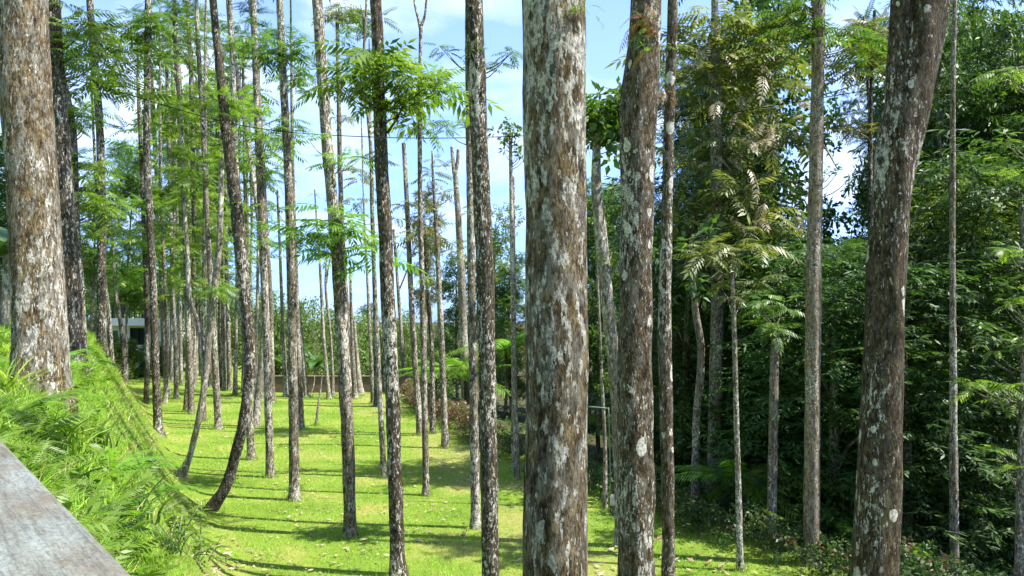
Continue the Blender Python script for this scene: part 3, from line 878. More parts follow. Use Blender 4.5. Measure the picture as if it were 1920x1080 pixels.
tree('T18', 'straight pale trunk with a Y fork at the sky and foot alone on the lawn', [(789, 50, 7), (787, 200, 8), (788, 380, 9), (792, 560, 10), (796, 760, 11), (799, 929, 13)], mat='thin', ext=False, lmat='bright',
     branches=[[(789, 55, 7), (784, 35, 5), (778, 10, 4), (777, -50, 3)], [(789, 50, 7), (795, 35, 5), (799, 5, 4), (799, -60, 3)]],
     leaves=[(795, 160, 60, 9), (790, 215, 45, 4), (788, 530, 26, 3)])
tree('T19', 'pointed bare trunk standing by the brown hedge, its tip against the sky', [(810, 283, 3), (812, 330, 5), (818, 430, 8), (826, 600, 11), (832, 760, 12), (835, 840, 14)], mat='thin', ext=False, lmat='olive',
     leaves=[(820, 385, 20, 2)], branches=[[(816, 385, 3), (830, 382, 2), (842, 372, 2)]])
tree('T20', 'pale trunk sawn off flat at the top, left of the Y-forked trunk', [(757, 268, 8), (763, 380, 9), (770, 540, 10), (778, 680, 11), (788, 816, 13)], mat='thin', ext=False, lmat='olive',
     leaves=[(770, 370, 30, 2)])
tree('T20b', 'dark trunk rising from the brown hedge behind the Y-forked trunk', [(795, 420, 6), (800, 520, 7), (809, 650, 9), (811, 813, 11)], mat='dark', ext=False, lmat='olive',
     leaves=[(800, 350, 45, 5), (795, 440, 50, 6), (775, 400, 40, 4), (815, 480, 40, 4), (800, 300, 30, 2)])
tree('M10', 'slender trunk before the wall corner, passing beside the sawn-off trunk', [(738, 430, 5), (745, 520, 6), (752, 620, 7), (759, 733, 9)], mat='thin', ext=False,
     branches=[[(748, 545, 3), (764, 505, 3), (780, 460, 2)]], leaves=[(742, 455, 22, 2)])
tree('T21', 'pale smooth trunk with two stubby prongs as its cut top', [(853, 320, 10), (859, 400, 12), (865, 520, 14), (870, 640, 15), (874, 770, 16)], mat='pale', ext=False, lmat='bright',
     branches=[[(852, 325, 8), (849, 300, 7), (847, 275, 6)], [(853, 325, 8), (858, 302, 7), (859, 280, 6)]],
     leaves=[(862, 395, 20, 2)])
tree('T22', 'lit brown trunk hugging the left side of the dark mottled trunk', [(878, 0, 12), (879, 200, 13), (882, 400, 14), (885, 600, 15), (889, 800, 16), (892, 990, 18)], mat='thin', lmat='bright',
     leaves=[(868, 235, 28, 3), (880, 220, 22, 2)])
tree('T24', 'thin pale trunk with a dark leafy clump at its cut top', [(957, 250, 6), (959, 400, 8), (962, 560, 9), (964, 700, 10), (970, 898, 11)], mat='pale', ext=False, lmat='mid', kindl='tuft',
     leaves=[(964, 255, 34, 12), (962, 235, 24, 6), (968, 290, 30, 6)])
tree('T24b', 'thin trunk doubled close behind the pale one with the leafy cut top', [(963, 330, 4), (964, 480, 5), (963, 640, 6), (962, 760, 7), (963, 884, 8)], mat='thin', ext=False)
tree('S1', 'knee-thin leaning sapling on the lawn before the wall', [(604, 700, 2), (601, 730, 3), (597, 755, 4), (593, 798, 5)], mat='pale', ext=False)
tree('S2', 'little bent sapling against the brown wall', [(590, 705, 2), (588, 722, 3), (584, 735, 3), (583, 744, 4)], mat='pale', ext=False)
tree('T26', 'smooth pale curved trunk topped by a clipped ball of leaves',
     [(1119, 235, 13), (1119, 370, 20), (1127, 440, 22), (1134, 520, 23), (1144, 610, 24), (1156, 720, 26)], Y=12.5, mat='pale', ext=False, lmat='mid', kindl='tuft',
     leaves=[(1128, 235, 60, 46), (1152, 235, 52, 34), (1110, 225, 50, 26), (1135, 200, 50, 26), (1142, 490, 30, 8)])

# ------------------------------------------------------------------ wood to the right: front trunks
tree('T29', 'thin crooked trunk in the dark wood left of the textured trunk', [(1298, 440, 8), (1300, 500, 9), (1304, 580, 13), (1314, 650, 14), (1306, 780, 14), (1303, 950, 16)], mat='forest', ext=False, lmat='dark', leaves=[(1299, 450, 60, 9, 'tuft'), (1305, 530, 50, 6, 'tuft')],
     branches=[[(1314, 640, 8), (1306, 600, 7), (1302, 540, 6)]], name='forest_tree')
tree('T30', 'rough brown trunk behind the bright fern, carrying drooping reddish and olive leaves', [(1342, 200, 20), (1344, 420, 22), (1345, 560, 23), (1341, 760, 25), (1338, 930, 27)], mat='forest', ext=True, H_top=12, lmat='olive', name='forest_tree',
     leaves=[(1340, 60, 100, 14), (1400, 130, 100, 12), (1305, 170, 80, 8), (1405, 240, 90, 10), (1330, 300, 90, 9), (1400, 370, 90, 9), (1305, 400, 70, 6), (1400, 440, 70, 6), (1330, 470, 60, 5)])
tree('T31', 'thin sunlit pole trunk standing in front of the dark hedge', [(1371, 470, 7), (1373, 520, 8), (1376, 600, 9), (1380, 760, 10), (1384, 900, 11), (1388, 1070, 12)], mat='forest', ext=False, name='forest_tree', lmat='olive',
     leaves=[(1372, 480, 70, 9), (1375, 540, 40, 4)])
tree('T32', 'grey green pole trunk cut off under a small leaf tuft', [(1454, 615, 15), (1451, 720, 16), (1449, 860, 17), (1446, 1018, 18)], mat='forest', ext=False, name='forest_tree', lmat='mid',
     leaves=[(1456, 605, 44, 9), (1450, 560, 40, 5)])
tree('T33', 'tall straight sunlit trunk with ringed bark in front of the dark wood', [(1535, 0, 23), (1532, 200, 24), (1528, 400, 25), (1525, 600, 27), (1523, 800, 28), (1521, 1060, 31)], mat='ringed', lmat='mid', name='forest_tree', H_top=11.5, top=False,
     leaves=[(1575, 325, 26, 4, 'tuft'), (1545, 330, 14, 2, 'tuft'), (1590, 60, 60, 7), (1500, 60, 60, 8), (1480, 20, 60, 7), (1610, 130, 40, 4)],
     branches=[[(1532, 255, 4), (1552, 285, 3), (1572, 320, 2)]])
tree('T35', 'slim grey trunk with ringed bark right of the big leaning mossy trunk', [(1790, 0, 8), (1787, 150, 9), (1786, 300, 10), (1786, 560, 11), (1787, 700, 13), (1788, 880, 15), (1790, 1079, 17)], Y=11.2, mat='forest', ext=True, H_top=11, top=False, name='forest_tree')
tree('T36', 'lichened trunk cut by the right picture edge, with bright leaf sprays', [(1938, 0, 9), (1934, 250, 11), (1928, 560, 14), (1923, 700, 16), (1918, 880, 19), (1914, 1078, 21)], Y=10.2, mat='forest', ext=False, name='forest_tree', lmat='bright',
     leaves=[(1880, 730, 55, 5), (1850, 715, 40, 3), (1890, 560, 36, 4), (1905, 470, 40, 4), (1900, 650, 34, 3), (1895, 120, 50, 4), (1900, 330, 40, 3), (1880, 250, 30, 2), (1900, 860, 40, 4)])
tree('T37', 'leaning pair of thin stems reaching up into the gap of sky', [(1640, 20, 6), (1636, 120, 7), (1632, 220, 8), (1632, 400, 10), (1634, 560, 11)], Y=17, mat='dark', ext=False, name='forest_tree', lmat='olive',
     branches=[[(1632, 230, 6), (1624, 120, 5), (1619, 30, 4)]], leaves=[(1625, 110, 60, 9), (1615, 240, 45, 6), (1640, 60, 50, 6)])
tree('T38', 'thin brown stem rising beside the thin green pole', [(1114, 380, 4), (1122, 560, 5), (1128, 700, 6), (1134, 830, 7), (1135, 952, 9)], mat='forest', ext=False, name='forest_tree')

# unmown grass round the feet of the trunks
q = []
for fx, fy, fr_ in FEET:
    if fy > 45: continue
    n = 110
    a_ = rng.uniform(0, 6.28, n); rr = fr_ * 1.15 + rng.exponential(.06, n)
    px_, py_ = fx + rr * np.cos(a_), fy + rr * np.sin(a_)
    q.append(blades(np.stack([px_, py_, H(px_, py_) - .01], 1), rng.uniform(.07, .22, n), rng.uniform(.006, .012, n) * max(1, fy / 16), rng.uniform(.1, .9, n), 1)[0])
tag(mk_soup('rough_grass', np.concatenate(q), L['bank']), 'longer unmown grass round the feet of the trunks', 'grass', kind='stuff')
# older pale reddish fronds on the rough brown trunk, its crown's outer shell
r30 = TREES['T30']; f30 = np.array(r30.location)
q = []
for px, py, n_ in [(1400, 210, 12), (1445, 235, 9), (1300, 110, 5), (1360, 300, 5), (1330, 90, 4), (1410, 400, 6), (1340, 430, 3), (1440, 460, 3), (1390, 120, 3)]:
    for k in range(n_):
        q.append(put(frond(1., pairs=8, ll=.32, lw=.085, droop=random.uniform(.5, 1.)), rotm(random.uniform(-2.6, -.5), random.uniform(-.3, .5), random.uniform(-.4, .4)), random.uniform(.35, .65),
                     at(px + random.gauss(0, 40), py + random.gauss(0, 30), f30[1] - random.uniform(.3, 1.1)) - f30))
mk_soup('old_foliage', np.concatenate(q), L['pinky'], r30)
# ------------------------------------------------------------------ wood: leafy mass made of trees
VAR = {}
def variant(k, *a):
    if k not in VAR:
        s, c = crown_soup(*a)
        o = mk_soup('crown', s, L['dark']); VAR[k] = (o.data, c); bpy.data.objects.remove(o)
    return VAR[k]
for i in range(3):
    variant(('shoot', i), 1.9, 10., 24, 60, 'shoot', .6, 100 + i, .0, .35)
    variant(('tuft', i), 1.9, 10., 22, 64, 'tuft', .52, 200 + i, .0, .35)
    variant(('spray', i), 1.9, 10., 20, 17, 'fine', .72, 300 + i, .0, .35)
    variant(('bush', i), 1.2, 2., 9, 70, 'tuft', .4, 400 + i, .0, .3)
    variant(('sbush', i), 1.2, 2.2, 9, 60, 'shoot', .48, 500 + i, .0, .3)
    variant(('round', i), 2.6, 4., 16, 56, 'tuft', .52, 600 + i, .05, .55)
DATA = {}
def with_mat(me, mat):
    k = (me.name, mat)
    if k not in DATA:
        m = me.copy(); m.materials.clear(); m.materials.append(L[mat]); DATA[k] = m
    return DATA[k]
TR = {}
def leafy(px, Y, top, kind, vi, mat, w=1., bottom=None, label=None, group=None, name='leafy_tree', cat='tree', tw=.11, trunk=True):
    """a leafy tree whose crown top stands at picture height `top`"""
    p = at(px, 600, Y); x = p[0]; gz = h1(x, Y)
    zt = at(px, top, Y)[2] - gz
    me, cen = VAR[(kind, vi)]
    hh = max(v.co.z for v in list(me.vertices)[::97])
    zb = bottom if bottom is not None else .0
    s = (zt - zb) / hh
    root = empty(name, (x, Y, gz), label, cat, group)
    rz = random.uniform(0, 6.28)
    o = bpy.data.objects.new('crown', with_mat(me, mat)); COL.objects.link(o)
    o.parent = root; o.location = (0, 0, zb); o.rotation_euler.z = rz; o.scale = (w, w, s)
    if trunk:
        ht = zt * .85
        C = catmull([[0, 0, -.15, tw], [random.uniform(-.15, .15), 0, ht * .5, tw * .75], [random.uniform(-.2, .2), random.uniform(-.2, .2), ht, tw * .3]], .5)
        parts = [tube(C, 8, .05, seed=vi)]
        ca, sa = math.cos(rz), math.sin(rz)
        for c in cen[::3]:
            e = np.array([(c[0] * ca - c[1] * sa) * w, (c[0] * sa + c[1] * ca) * w, zb + c[2] * s])
            z0 = max(.2, e[2] - .9)
            if z0 > ht: continue
            parts.append(tube(catmull([[0, 0, z0, tw * .35], [e[0] * .5, e[1] * .5, e[2] - .3, tw * .25], [e[0], e[1], e[2], tw * .1]], .4), 5, .05))
        V, fs = merge(parts)
        mk('trunk', V, fs, B['forest'], root, smooth=True)
    return root
GW = 'leafy trees of the dark wood'
LW = 'tall dark green leafy tree, one of the many closing the wood behind the hedge'
rw = random.Random(11)
n_w = 0
for row, (d0, d1, step, p0) in enumerate([(13.2, 15.6, 125, 1560), (17, 19.5, 92, 1290), (21, 25, 92, 1255), (28, 33, 105, 1120), (36, 42, 150, 1090)]):
    px = p0
    while px < 2060:
        Yd = rw.uniform(d0, d1)
        x = (px - 960) / F * Yd
        if hedge_v(x, Yd) > 1.6:
            top = rw.choice([rw.uniform(-90, 30), rw.uniform(20, 150)])
            if row == 0: top = rw.uniform(120, 380)
            if px < 1275: top = rw.uniform(330, 420)
            half = 1.5 / Yd * F
            if abs(px - 1590) < half * .8 + 24: top = rw.uniform(425, 480)
            elif row <= 1 and px < 1500: top = rw.uniform(300, 420)
            kind = rw.choice(['shoot', 'shoot', 'tuft', 'spray'] if row else ['shoot', 'shoot', 'tuft'])
            leafy(px, Yd, top, kind, rw.randrange(3), rw.choice(['dark', 'dark', 'blue', 'mid', 'dark']), w=rw.uniform(.8, 1.1), label=LW, group=GW, name='wood_tree')
            n_w += 1
        px += step * rw.uniform(.8, 1.2)
# shrubs under the wood
GS = 'shrubs under the wood'
for px in range(1130, 2020, 105):
    for Yd in (rw.uniform(13.5, 16.5), rw.uniform(17, 22)):
        q = px + rw.uniform(-25, 25)
        x = (q - 960) / F * Yd
        if hedge_v(x, Yd) < 1.5: continue
        gz = h1(x, Yd); hgt = rw.choice([.7, 1.1, 1.6, 2.4, 3.4]) * rw.uniform(.8, 1.2)
        top = 600 - (gz + hgt - CAMZ) / Yd * F
        leafy(q, Yd, top, rw.choice(['bush', 'sbush', 'sbush', 'sbush']), rw.randrange(3), rw.choice(['dark', 'dark', 'dark', 'mid']), w=rw.uniform(.8, 1.1), trunk=False,
              label='dark leafy shrub filling the shade under the wood', group=GS, name='shrub', cat='shrub')

xx, dd_ = sample_view(5200, 10.5, 40, .9, .12)
kk = hedge_v(xx, dd_) > .9
q = []
for a_, b_ in zip(xx[kk], dd_[kk]):
    q.append(cluster_at((a_, b_, h1(a_, b_) + random.uniform(.02, .22)), random.uniform(.2, .42), random.choice(['tuft', 'tuft', 'shoot', 'fine'])))
tag(mk_soup('undergrowth', np.concatenate(q), L['dark']), 'low dark leafy ground cover on the wood floor', 'ground cover', kind='stuff')

# ------------------------------------------------------------------ greenery beyond the lawn and at the far left
bgspec = [
    (522, 46, 548, 'round', 0, 'grove', .9, 'dense light green tree behind the wall, left of the bare pole trunk'),
    (566, 48, 560, 'round', 1, 'grove', .9, 'broad mid green tree behind the wall above the banana plants'),
    (640, 50, 572, 'round', 2, 'grove', .9, 'rounded green tree behind the wall beside the flaked trunk'),
    (700, 54, 592, 'round', 0, 'grove', 1., 'low green tree behind the wall left of the ruffed trunk'),
    (755, 52, 588, 'round', 1, 'grove', .9, 'light green tree behind the wall corner'),
    (815, 48, 596, 'round', 2, 'mid', .8, 'mid green tree past the brown hedge end'),
    (858, 40, 470, 'tuft', 0, 'dark', .62, 'dark leafy tree behind the pale two-pronged trunk'),
    (800, 44, 350, 'spray', 1, 'olive', .45, 'wispy olive tree showing behind the Y-forked trunk'),
    (925, 38, 385, 'tuft', 1, 'grove', .75, 'sparse pale green tree between the mottled trunk and broadest trunk'),
    (960, 34, 470, 'spray', 2, 'mid', .6, 'leafy green tree behind the thin pale doubled trunks'),
    (1120, 30, 360, 'tuft', 2, 'mid', .7, 'light leafy tree right behind the smooth curved trunk'),
    (1150, 36, 330, 'spray', 0, 'grove', .6, 'feathery tree behind the trunk with the clipped leaf ball'),
    (690, 90, 566, 'spray', 0, 'dark', .5, 'small dark conifer-like tree peeping over the far greenery'),
    (215, 66, 490, 'round', 0, 'grove', 1.5, 'big light green tree rising behind the house'),
    (262, 70, 520, 'round', 1, 'grove', 1.4, 'yellow green tree behind the roof frame of the house'),
    (150, 62, 470, 'round', 2, 'grove', 1.3, 'green tree behind the crest trunks, left of the house'),
    (330, 74, 545, 'round', 1, 'grove', 1.3, 'pale green tree behind the right end of the house'),
    (400, 70, 570, 'round', 2, 'grove', 1.2, 'light green tree beyond the thicket trunks'),
    (462, 62, 570, 'round', 0, 'mid', 1.1, 'mid green tree beyond the bowed trunk'),
    (8, 26, 262, 'tuft', 0, 'dark', 1., 'dark tree behind the thickest bank trunk at the left edge'),
    (-60, 22, 230, 'tuft', 2, 'dark', 1., 'dark tree partly outside the left picture edge'),
    (170, 40, 330, 'spray', 1, 'bright', .55, 'bright feathery tree right of the grey streaked bank trunk'),
    (240, 46, 262, 'spray', 2, 'bright', .85, 'tall bright feathery tree left of the tall bank-foot trunk'),
    (335, 52, 190, 'spray', 0, 'bright', .9, 'feathery green tree in the thicket above the house'),
    (405, 56, 240, 'spray', 1, 'mid', .8, 'feathery green tree rising behind the bowed trunk'),
]
for px, Yd, top, kind, vi, mt, w, lab in bgspec:
    if kind == 'round': top -= 4 if 480 < px < 900 else 22
    gz = h1((px - 960) / F * Yd, Yd)
    zt = at(px, top, Yd)[2] - gz
    bot = 0 if kind == 'round' else max(0, zt * .12)
    if px in (240, 335, 405, 170): bot = zt * .3
    if px == 800: bot = zt * .45
    leafy(px, Yd, top, kind, vi, mt, w=w, bottom=bot, label=lab, name='leafy_tree', tw=.09)

def big_leaf(Ln, W, droop, pitch, az, p):
    """banana leaf: one folded strip"""
    ss = np.linspace(0, 1, 8); q = []
    def row(s):
        x = Ln * (s - .15 * droop * s * s); z = -droop * Ln * s ** 2
        w = W * .5 * (math.sin(math.pi * (.12 + .88 * s) ** .8) ** .6 if s < 1 else 0)
        return np.array([x, -w, z + .25 * w]), np.array([x, 0, z]), np.array([x, w, z + .25 * w])
    for a, b in zip(ss[:-1], ss[1:]):
        A, Bq = row(a), row(b)
        q.append([A[0], A[1], Bq[1], Bq[0]]); q.append([A[1], A[2], Bq[2], Bq[1]])
    return put(np.array(q), rotm(az, pitch, random.uniform(-.3, .3)), 1, p)
L['banana'] = leaf('banana_leaf', (.045, .105, .03), (.075, .15, .04), None, transl=.35, rough=.35, spec=.6)
for px, Yd, s, lab in [(592, 43, 1., 'banana plant behind the wall right of the straight grey brown trunk'), (545, 44, 1.1, 'banana plant behind the wall by the bare pole trunk'),
                       (628, 45, .9, 'banana plant behind the wall beside the wavy thin trunk'), (500, 46, 1., 'banana plant behind the wall near the lichened trunk'),
                       (8, 15, .75, 'broad-leaved plant at the left edge behind the thickest bank trunk')]:
    x = (px - 960) / F * Yd; gz = h1(x, Yd)
    root = empty('banana_plant', (x, Yd, gz), lab, 'plant')
    hh = 2.2 * s
    V, fs = tube(catmull([[0, 0, -.1, .12 * s], [.03, 0, hh * .5, .10 * s], [0, 0, hh, .06 * s]], .3), 8, .04)
    mk('stem', V, fs, B['pale'], root, smooth=True)
    q = [big_leaf(random.uniform(1.4, 2.1) * s, .55 * s, random.uniform(.3, .7), random.uniform(.2, 1.1), i * 2.4, np.array([0, 0, hh * random.uniform(.85, 1.05)])) for i in range(10)]
    mk_soup('foliage', np.concatenate(q), L['banana'], root)

def palm(px, py, Yd, n, Ln, mat, lab, pit=(.1, 1.0), name='fern', pairs=22, ll=.26, lw=.028, stem=True, cat='fern', z=None):
    p = at(px, py, Yd); x = p[0]; gz = h1(x, Yd)
    root = empty(name, (x, Yd, gz), lab, cat)
    zc = max(.05, p[2] - gz) if z is None else z
    if stem and zc > .3:
        V, fs = tube(catmull([[0, 0, -.1, .07], [.02, .02, zc * .5, .06], [0, 0, zc, .05]], .2), 8, .06)
        mk('stem', V, fs, B['dark'], root, smooth=True)
    a0 = random.uniform(0, 6)
    for i in range(n):
        f = frond(1., pairs=pairs, ll=ll, lw=lw, droop=random.uniform(.35, .75), start=.12, fwd=.6)
        mk_soup('frond', put(f, rotm(a0 + i * 2.4, random.uniform(*pit), random.uniform(-.2, .2)), Ln * random.uniform(.8, 1.1), np.array([0, 0, zc])), L[mat], root)
    return root
palm(872, 715, 30, 11, 2.1, 'fern', 'feathery palm behind the brown hedge, lit bright beside the pale pronged trunk', name='palm', cat='palm', pit=(.3, 1.2))
palm(948, 655, 30, 12, 2.5, 'fern', 'arching palm fronds between the mottled trunk and the broadest trunk', name='palm', cat='palm')
palm(830, 700, 30, 9, 1.6, 'fern', 'small bright palm right of the pointed bare trunk', name='palm', cat='palm', pit=(.3, 1.2))
palm(1385, 905, 14.2, 11, 1.25, 'fern', 'bright green fern spreading in front of the rough brown trunk')
palm(1420, 830, 16.5, 11, 1.5, 'mid', 'taller dark fern behind the bright spreading fern')
palm(1560, 985, 13.5, 9, 1., 'fern', 'sunlit fern at the foot of the ringed trunk')
palm(1690, 1040, 12, 8, .8, 'fern', 'small yellow green fern right of the leaning mossy trunk')
palm(1250, 800, 19, 10, 1.5, 'mid', 'fern in the shade behind the white flecked slender trunk')
palm(1820, 960, 15, 10, 1.3, 'dark', 'dark fern low in the wood near the right edge')
palm(1120, 800, 21, 9, 1.3, 'mid', 'broad fern beside the thin green pole')

# ------------------------------------------------------------------ hedge
HP = np.array([(5.5, 9.0), (4.75, 10.6), (3.25, 13.2), (1.15, 17.8), (-.9, 22.7), (-1.75, 25.6), (-4.0, 32.6), (-5.0, 37.2)])
HL = np.concatenate([[0], np.cumsum(np.linalg.norm(np.diff(HP, axis=0), axis=1))])
def hedge_line(t):      # t metres along, from near to far
    return np.array([np.interp(t, HL, HP[:, 0]), np.interp(t, HL, HP[:, 1])])
def hedge(t0, t1, hgt, mats, lab, dens, w=.42, first=.72):
    c = hedge_line((t0 + t1) / 2); base = np.array([c[0], c[1], h1(*c)])
    root = empty('hedge', base, lab, 'hedge')
    q = {m: [] for m in mats}
    n = int((t1 - t0) * dens)
    for i in range(n):
        t_ = random.uniform(t0, t1); c2 = hedge_line(t_)
        off = random.gauss(0, w * .5)
        x, y = c2[0] + off * .943, c2[1] + off * .332
        hh = hgt * (.75 + .25 * math.sin(t_ * 1.7) * math.sin(t_ * .6 + 1)) * (1 - .5 * min(1, abs(off) / w))
        z = h1(x, y) + .02 + hh * random.uniform(.05, 1.05) ** .7
        m = mats[0] if random.random() < first else mats[1]
        q[m].append(cluster_at(np.array([x, y, z]) - base, random.uniform(.16, .3), 'tuft'))
    for m in mats:
        mk_soup('foliage', np.concatenate(q[m]), L[m], root)
hedge(14.3, 29.8, 1.05, ('brown', 'mid'), 'low clipped hedge of reddish brown leaves along the sunny lawn edge', 120)
hedge(0.0, 14.0, .88, ('dark', 'brown'), 'low dark hedge with brown tips along the shaded lawn edge', 80, first=.9)

# ------------------------------------------------------------------ wall, house and its things
wall_m = plain('wall_brown', (.15, .105, .075), .9, .35, 3, bump=.4)
white_m = plain('white_render', (.72, .71, .66), .8, .08, 2)
concrete = plain('concrete_weathered', (.36, .34, .30), .85, .25, 5, bump=.3)
darkw = plain('dark_glass', (.012, .018, .02), .15, .2, 4)
green_m = plain('green_paint', (.03, .07, .03), .5, .2, 5)
steel = plain('dark_steel', (.02, .021, .022), .7, .2, 9)

bm = bmesh.new(); add_box(bm, (-11.6, 0, -.3), (-3.8, .28, .74), .02)
wl = empty('garden_wall', (0, 0, 0), 'low brown rendered wall closing the far end of the lawn', 'wall')
wx = -1.2
wl.location = (wx, 38.6, h1(-8, 38.2)); wl.rotation_euler.z = math.radians(-1)
bm_obj('wall', bm, wall_m, wl)
bm = bmesh.new(); add_box(bm, (-11.64, -.04, .743), (-3.76, .32, .80), .015); bm_obj('coping', bm, wall_m, wl)

HY = 57.0
def hx(px): return (px - 960) / F * HY
def hz(py): return CAMZ + (600 - py) / F * HY
house = empty('house', (hx(250), HY, h1(hx(250), HY)), 'white flat-roofed house with a dark window and a roof terrace beyond the lawn', 'house')
hb = np.array(house.location)
def hbox(name, x0, x1, y0, y1, z0, z1, mat, bev=.02, parent=None, label=None):
    bm = bmesh.new(); add_box(bm, (x0 - hb[0], y0 - hb[1], z0 - hb[2]), (x1 - hb[0], y1 - hb[1], z1 - hb[2]), bev)
    o = bm_obj(name, bm, mat, parent or house)
    if label: o['label'] = label
    return o
g0 = h1(hx(250), HY)
# wall with a real window opening: four pieces in one mesh
bm = bmesh.new()
wx0, wx1, wz0, wz1 = hx(246), hx(272), hz(645), hz(616)
for (a, b, c, d_) in [(hx(206), wx0, g0 - .3, hz(611)), (wx1, hx(318), g0 - .3, hz(611)), (wx0, wx1, g0 - .3, wz0), (wx0, wx1, wz1, hz(611))]:
    add_box(bm, (a - hb[0], 0, c - hb[2]), (b - hb[0], .25, d_ - hb[2]))
add_box(bm, (hx(206) - hb[0], .25, g0 - .3 - hb[2]), (hx(206) + .25 - hb[0], 5, hz(611) - hb[2]))
add_box(bm, (hx(318) - .25 - hb[0], .25, g0 - .3 - hb[2]), (hx(318) - hb[0], 5, hz(611) - hb[2]))
bm_obj('wall', bm, white_m, house)
win = hbox('window', wx0 + .003, wx1 - .003, HY + .12, HY + .16, wz0 + .003, wz1 - .003, darkw, .0)
bm = bmesh.new()
for a, b, c, d_ in [(wx0 - .05, wx1 + .05, wz1 - .04, wz1 + .05), (wx0 - .05, wx1 + .05, wz0 - .06, wz0 + .02), (wx0 - .05, wx0 + .03, wz0 + .02, wz1 - .04), (wx1 - .03, wx1 + .05, wz0 + .02, wz1 - .04), ((wx0 + wx1) / 2 - .025, (wx0 + wx1) / 2 + .025, wz0 + .02, wz1 - .04)]:
    add_box(bm, (a, HY - .03, c), (b, HY + .06, d_))
fr = bm_obj('frame', bm, steel, win)
fr.location = -Vector(house.location)
hbox('roof', hx(202), hx(322), HY - .7, HY + 5.2, hz(611) + .003, hz(597), white_m, .04)
hbox('door', hx(212), hx(222), HY - .06, HY - .003, g0, hz(620), green_m, .01)
# pergola on the roof terrace
for px in (216, 233, 247, 271, 292, 312):
    for yy in (HY - .3, HY + 3):
        x = hx(px)
        hbox('pergola_post', x - .05, x + .05, yy - .05, yy + .05, hz(597) + .002, hz(569) - .002, steel, .005)
hbox('pergola_beam', hx(213), hx(316), HY - .42, HY - .2, hz(569), hz(565), steel, .01)
bm = bmesh.new()
for k in range(14):
    x = hx(216) + k * (hx(312) - hx(216)) / 13 - hb[0]
    add_box(bm, (x - .04, -.6, hz(565) + .003 - hb[2]), (x + .04, 3.3, hz(565) + .13 - hb[2]))
bm_obj('pergola_roof', bm, steel, house)
bm = bmesh.new()
for zz in (.35, .65, .95):
    add_box(bm, (hx(204) - hb[0], -.62, hz(597) - hb[2] + zz), (hx(320) - hb[0], -.58, hz(597) - hb[2] + zz + .04))
for k in range(26):
    x = hx(204) + k * (hx(320) - hx(204)) / 25 - hb[0]
    add_box(bm, (x - .015, -.613, hz(597) + .002 - hb[2]), (x + .015, -.587, hz(597) + .95 - hb[2]))
bm_obj('railing', bm, steel, house)

bm = bmesh.new(); add_box(bm, (hx(150), HY - 9, -.5), (hx(190), HY - 8.7, hz(618)), .02)
shed_b = at(176, 640, 44)
shed = empty('timber_fence', (shed_b[0], 44, h1(shed_b[0], 44)), 'short dark brown timber fence left of the house behind the crest trunk', 'fence')
bm.free()
for k in range(9):
    bm = bmesh.new(); add_box(bm, (-.9 + k * .2, 0, -.4), (-.9 + k * .2 + .185, .04, at(176, 612, 44)[2] - shed.location.z + random.uniform(-.04, .04)), .006)
    bm_obj('board', bm, wall_m, shed)
bm = bmesh.new(); add_box(bm, (-.92, -.05, .5), (.92, -.003, .6), .005); bm_obj('rail', bm, wall_m, shed)
# small outbuilding glimpsed at the far left edge
ob_p = at(4, 545, 24)
outb = empty('brick_wall', (ob_p[0] - .8, 24, h1(ob_p[0], 24)), 'piece of pinkish brown wall with a pale cap at the left picture edge', 'wall')
zt = at(4, 524, 24)[2] - outb.location.z
bm = bmesh.new(); add_box(bm, (-1.2, 0, -.3), (1.15, .2, zt - .07), .01); bm_obj('wall', bm, plain('pink_brick', (.30, .21, .15), .9, .3, 4, bump=.3), outb)
bm = bmesh.new(); add_box(bm, (-1.25, -.05, zt - .067), (1.2, .25, zt), .01); bm_obj('coping', bm, concrete, outb)

# kerb stones and bushes by the house
for px, w_, lab in [(246, .62, 'pale kerb block at the house bed, beside the white path stone'), (262, .5, 'grey kerb block right of the pale one before the house')]:
    p = at(px, 680, 50); x = p[0]; gz = h1(x, 50)
    bm = bmesh.new(); add_box(bm, (-w_, -.2, -.1), (w_, .2, .26), .03)
    tag(bm_obj('kerb_block', bm, concrete, None, (x, 50, gz)), lab, 'kerb')
leafy(228, 47, 628, 'bush', 0, 'mid', .95, label='round clipped green bush in front of the house wall', name='bush', cat='bush', trunk=False)
leafy(262, 49, 648, 'bush', 1, 'dark', .6, label='small dark bush under the house window', name='bush', cat='bush', trunk=False)
leafy(356, 55, 594, 'round', 1, 'mid', .62, label='dense green small tree hiding the right end of the house', name='bush', cat='bush', trunk=False)
leafy(312, 50, 640, 'bush', 2, 'mid', .8, label='mid green bush at the right corner of the house', name='bush', cat='bush', trunk=False)
leafy(213, 46, 634, 'bush', 2, 'mid', .7, label='light green bush left of the round clipped bush', name='bush', cat='bush', trunk=False)
for px, lab in [(211, 'dark chair on the roof terrace, left one'), (222, 'dark chair on the roof terrace, right one')]:
    x = hx(px); root = empty('terrace_chair', (x, HY + .6, hz(597)), lab, 'chair')
    bm = bmesh.new(); add_box(bm, (-.24, -.24, .42), (.24, .24, .47), .01); bm_obj('seat', bm, steel, root)
    bm = bmesh.new(); add_box(bm, (-.24, .2, .473), (.24, .25, 1.0), .01); bm_obj('backrest', bm, steel, root)
    for sx_ in (-.21, .21):
        for sy_ in (-.21, .21):
            bm = bmesh.new(); add_box(bm, (sx_ - .02, sy_ - .02, 0), (sx_ + .02, sy_ + .02, .418)); bm_obj('leg', bm, steel, root)

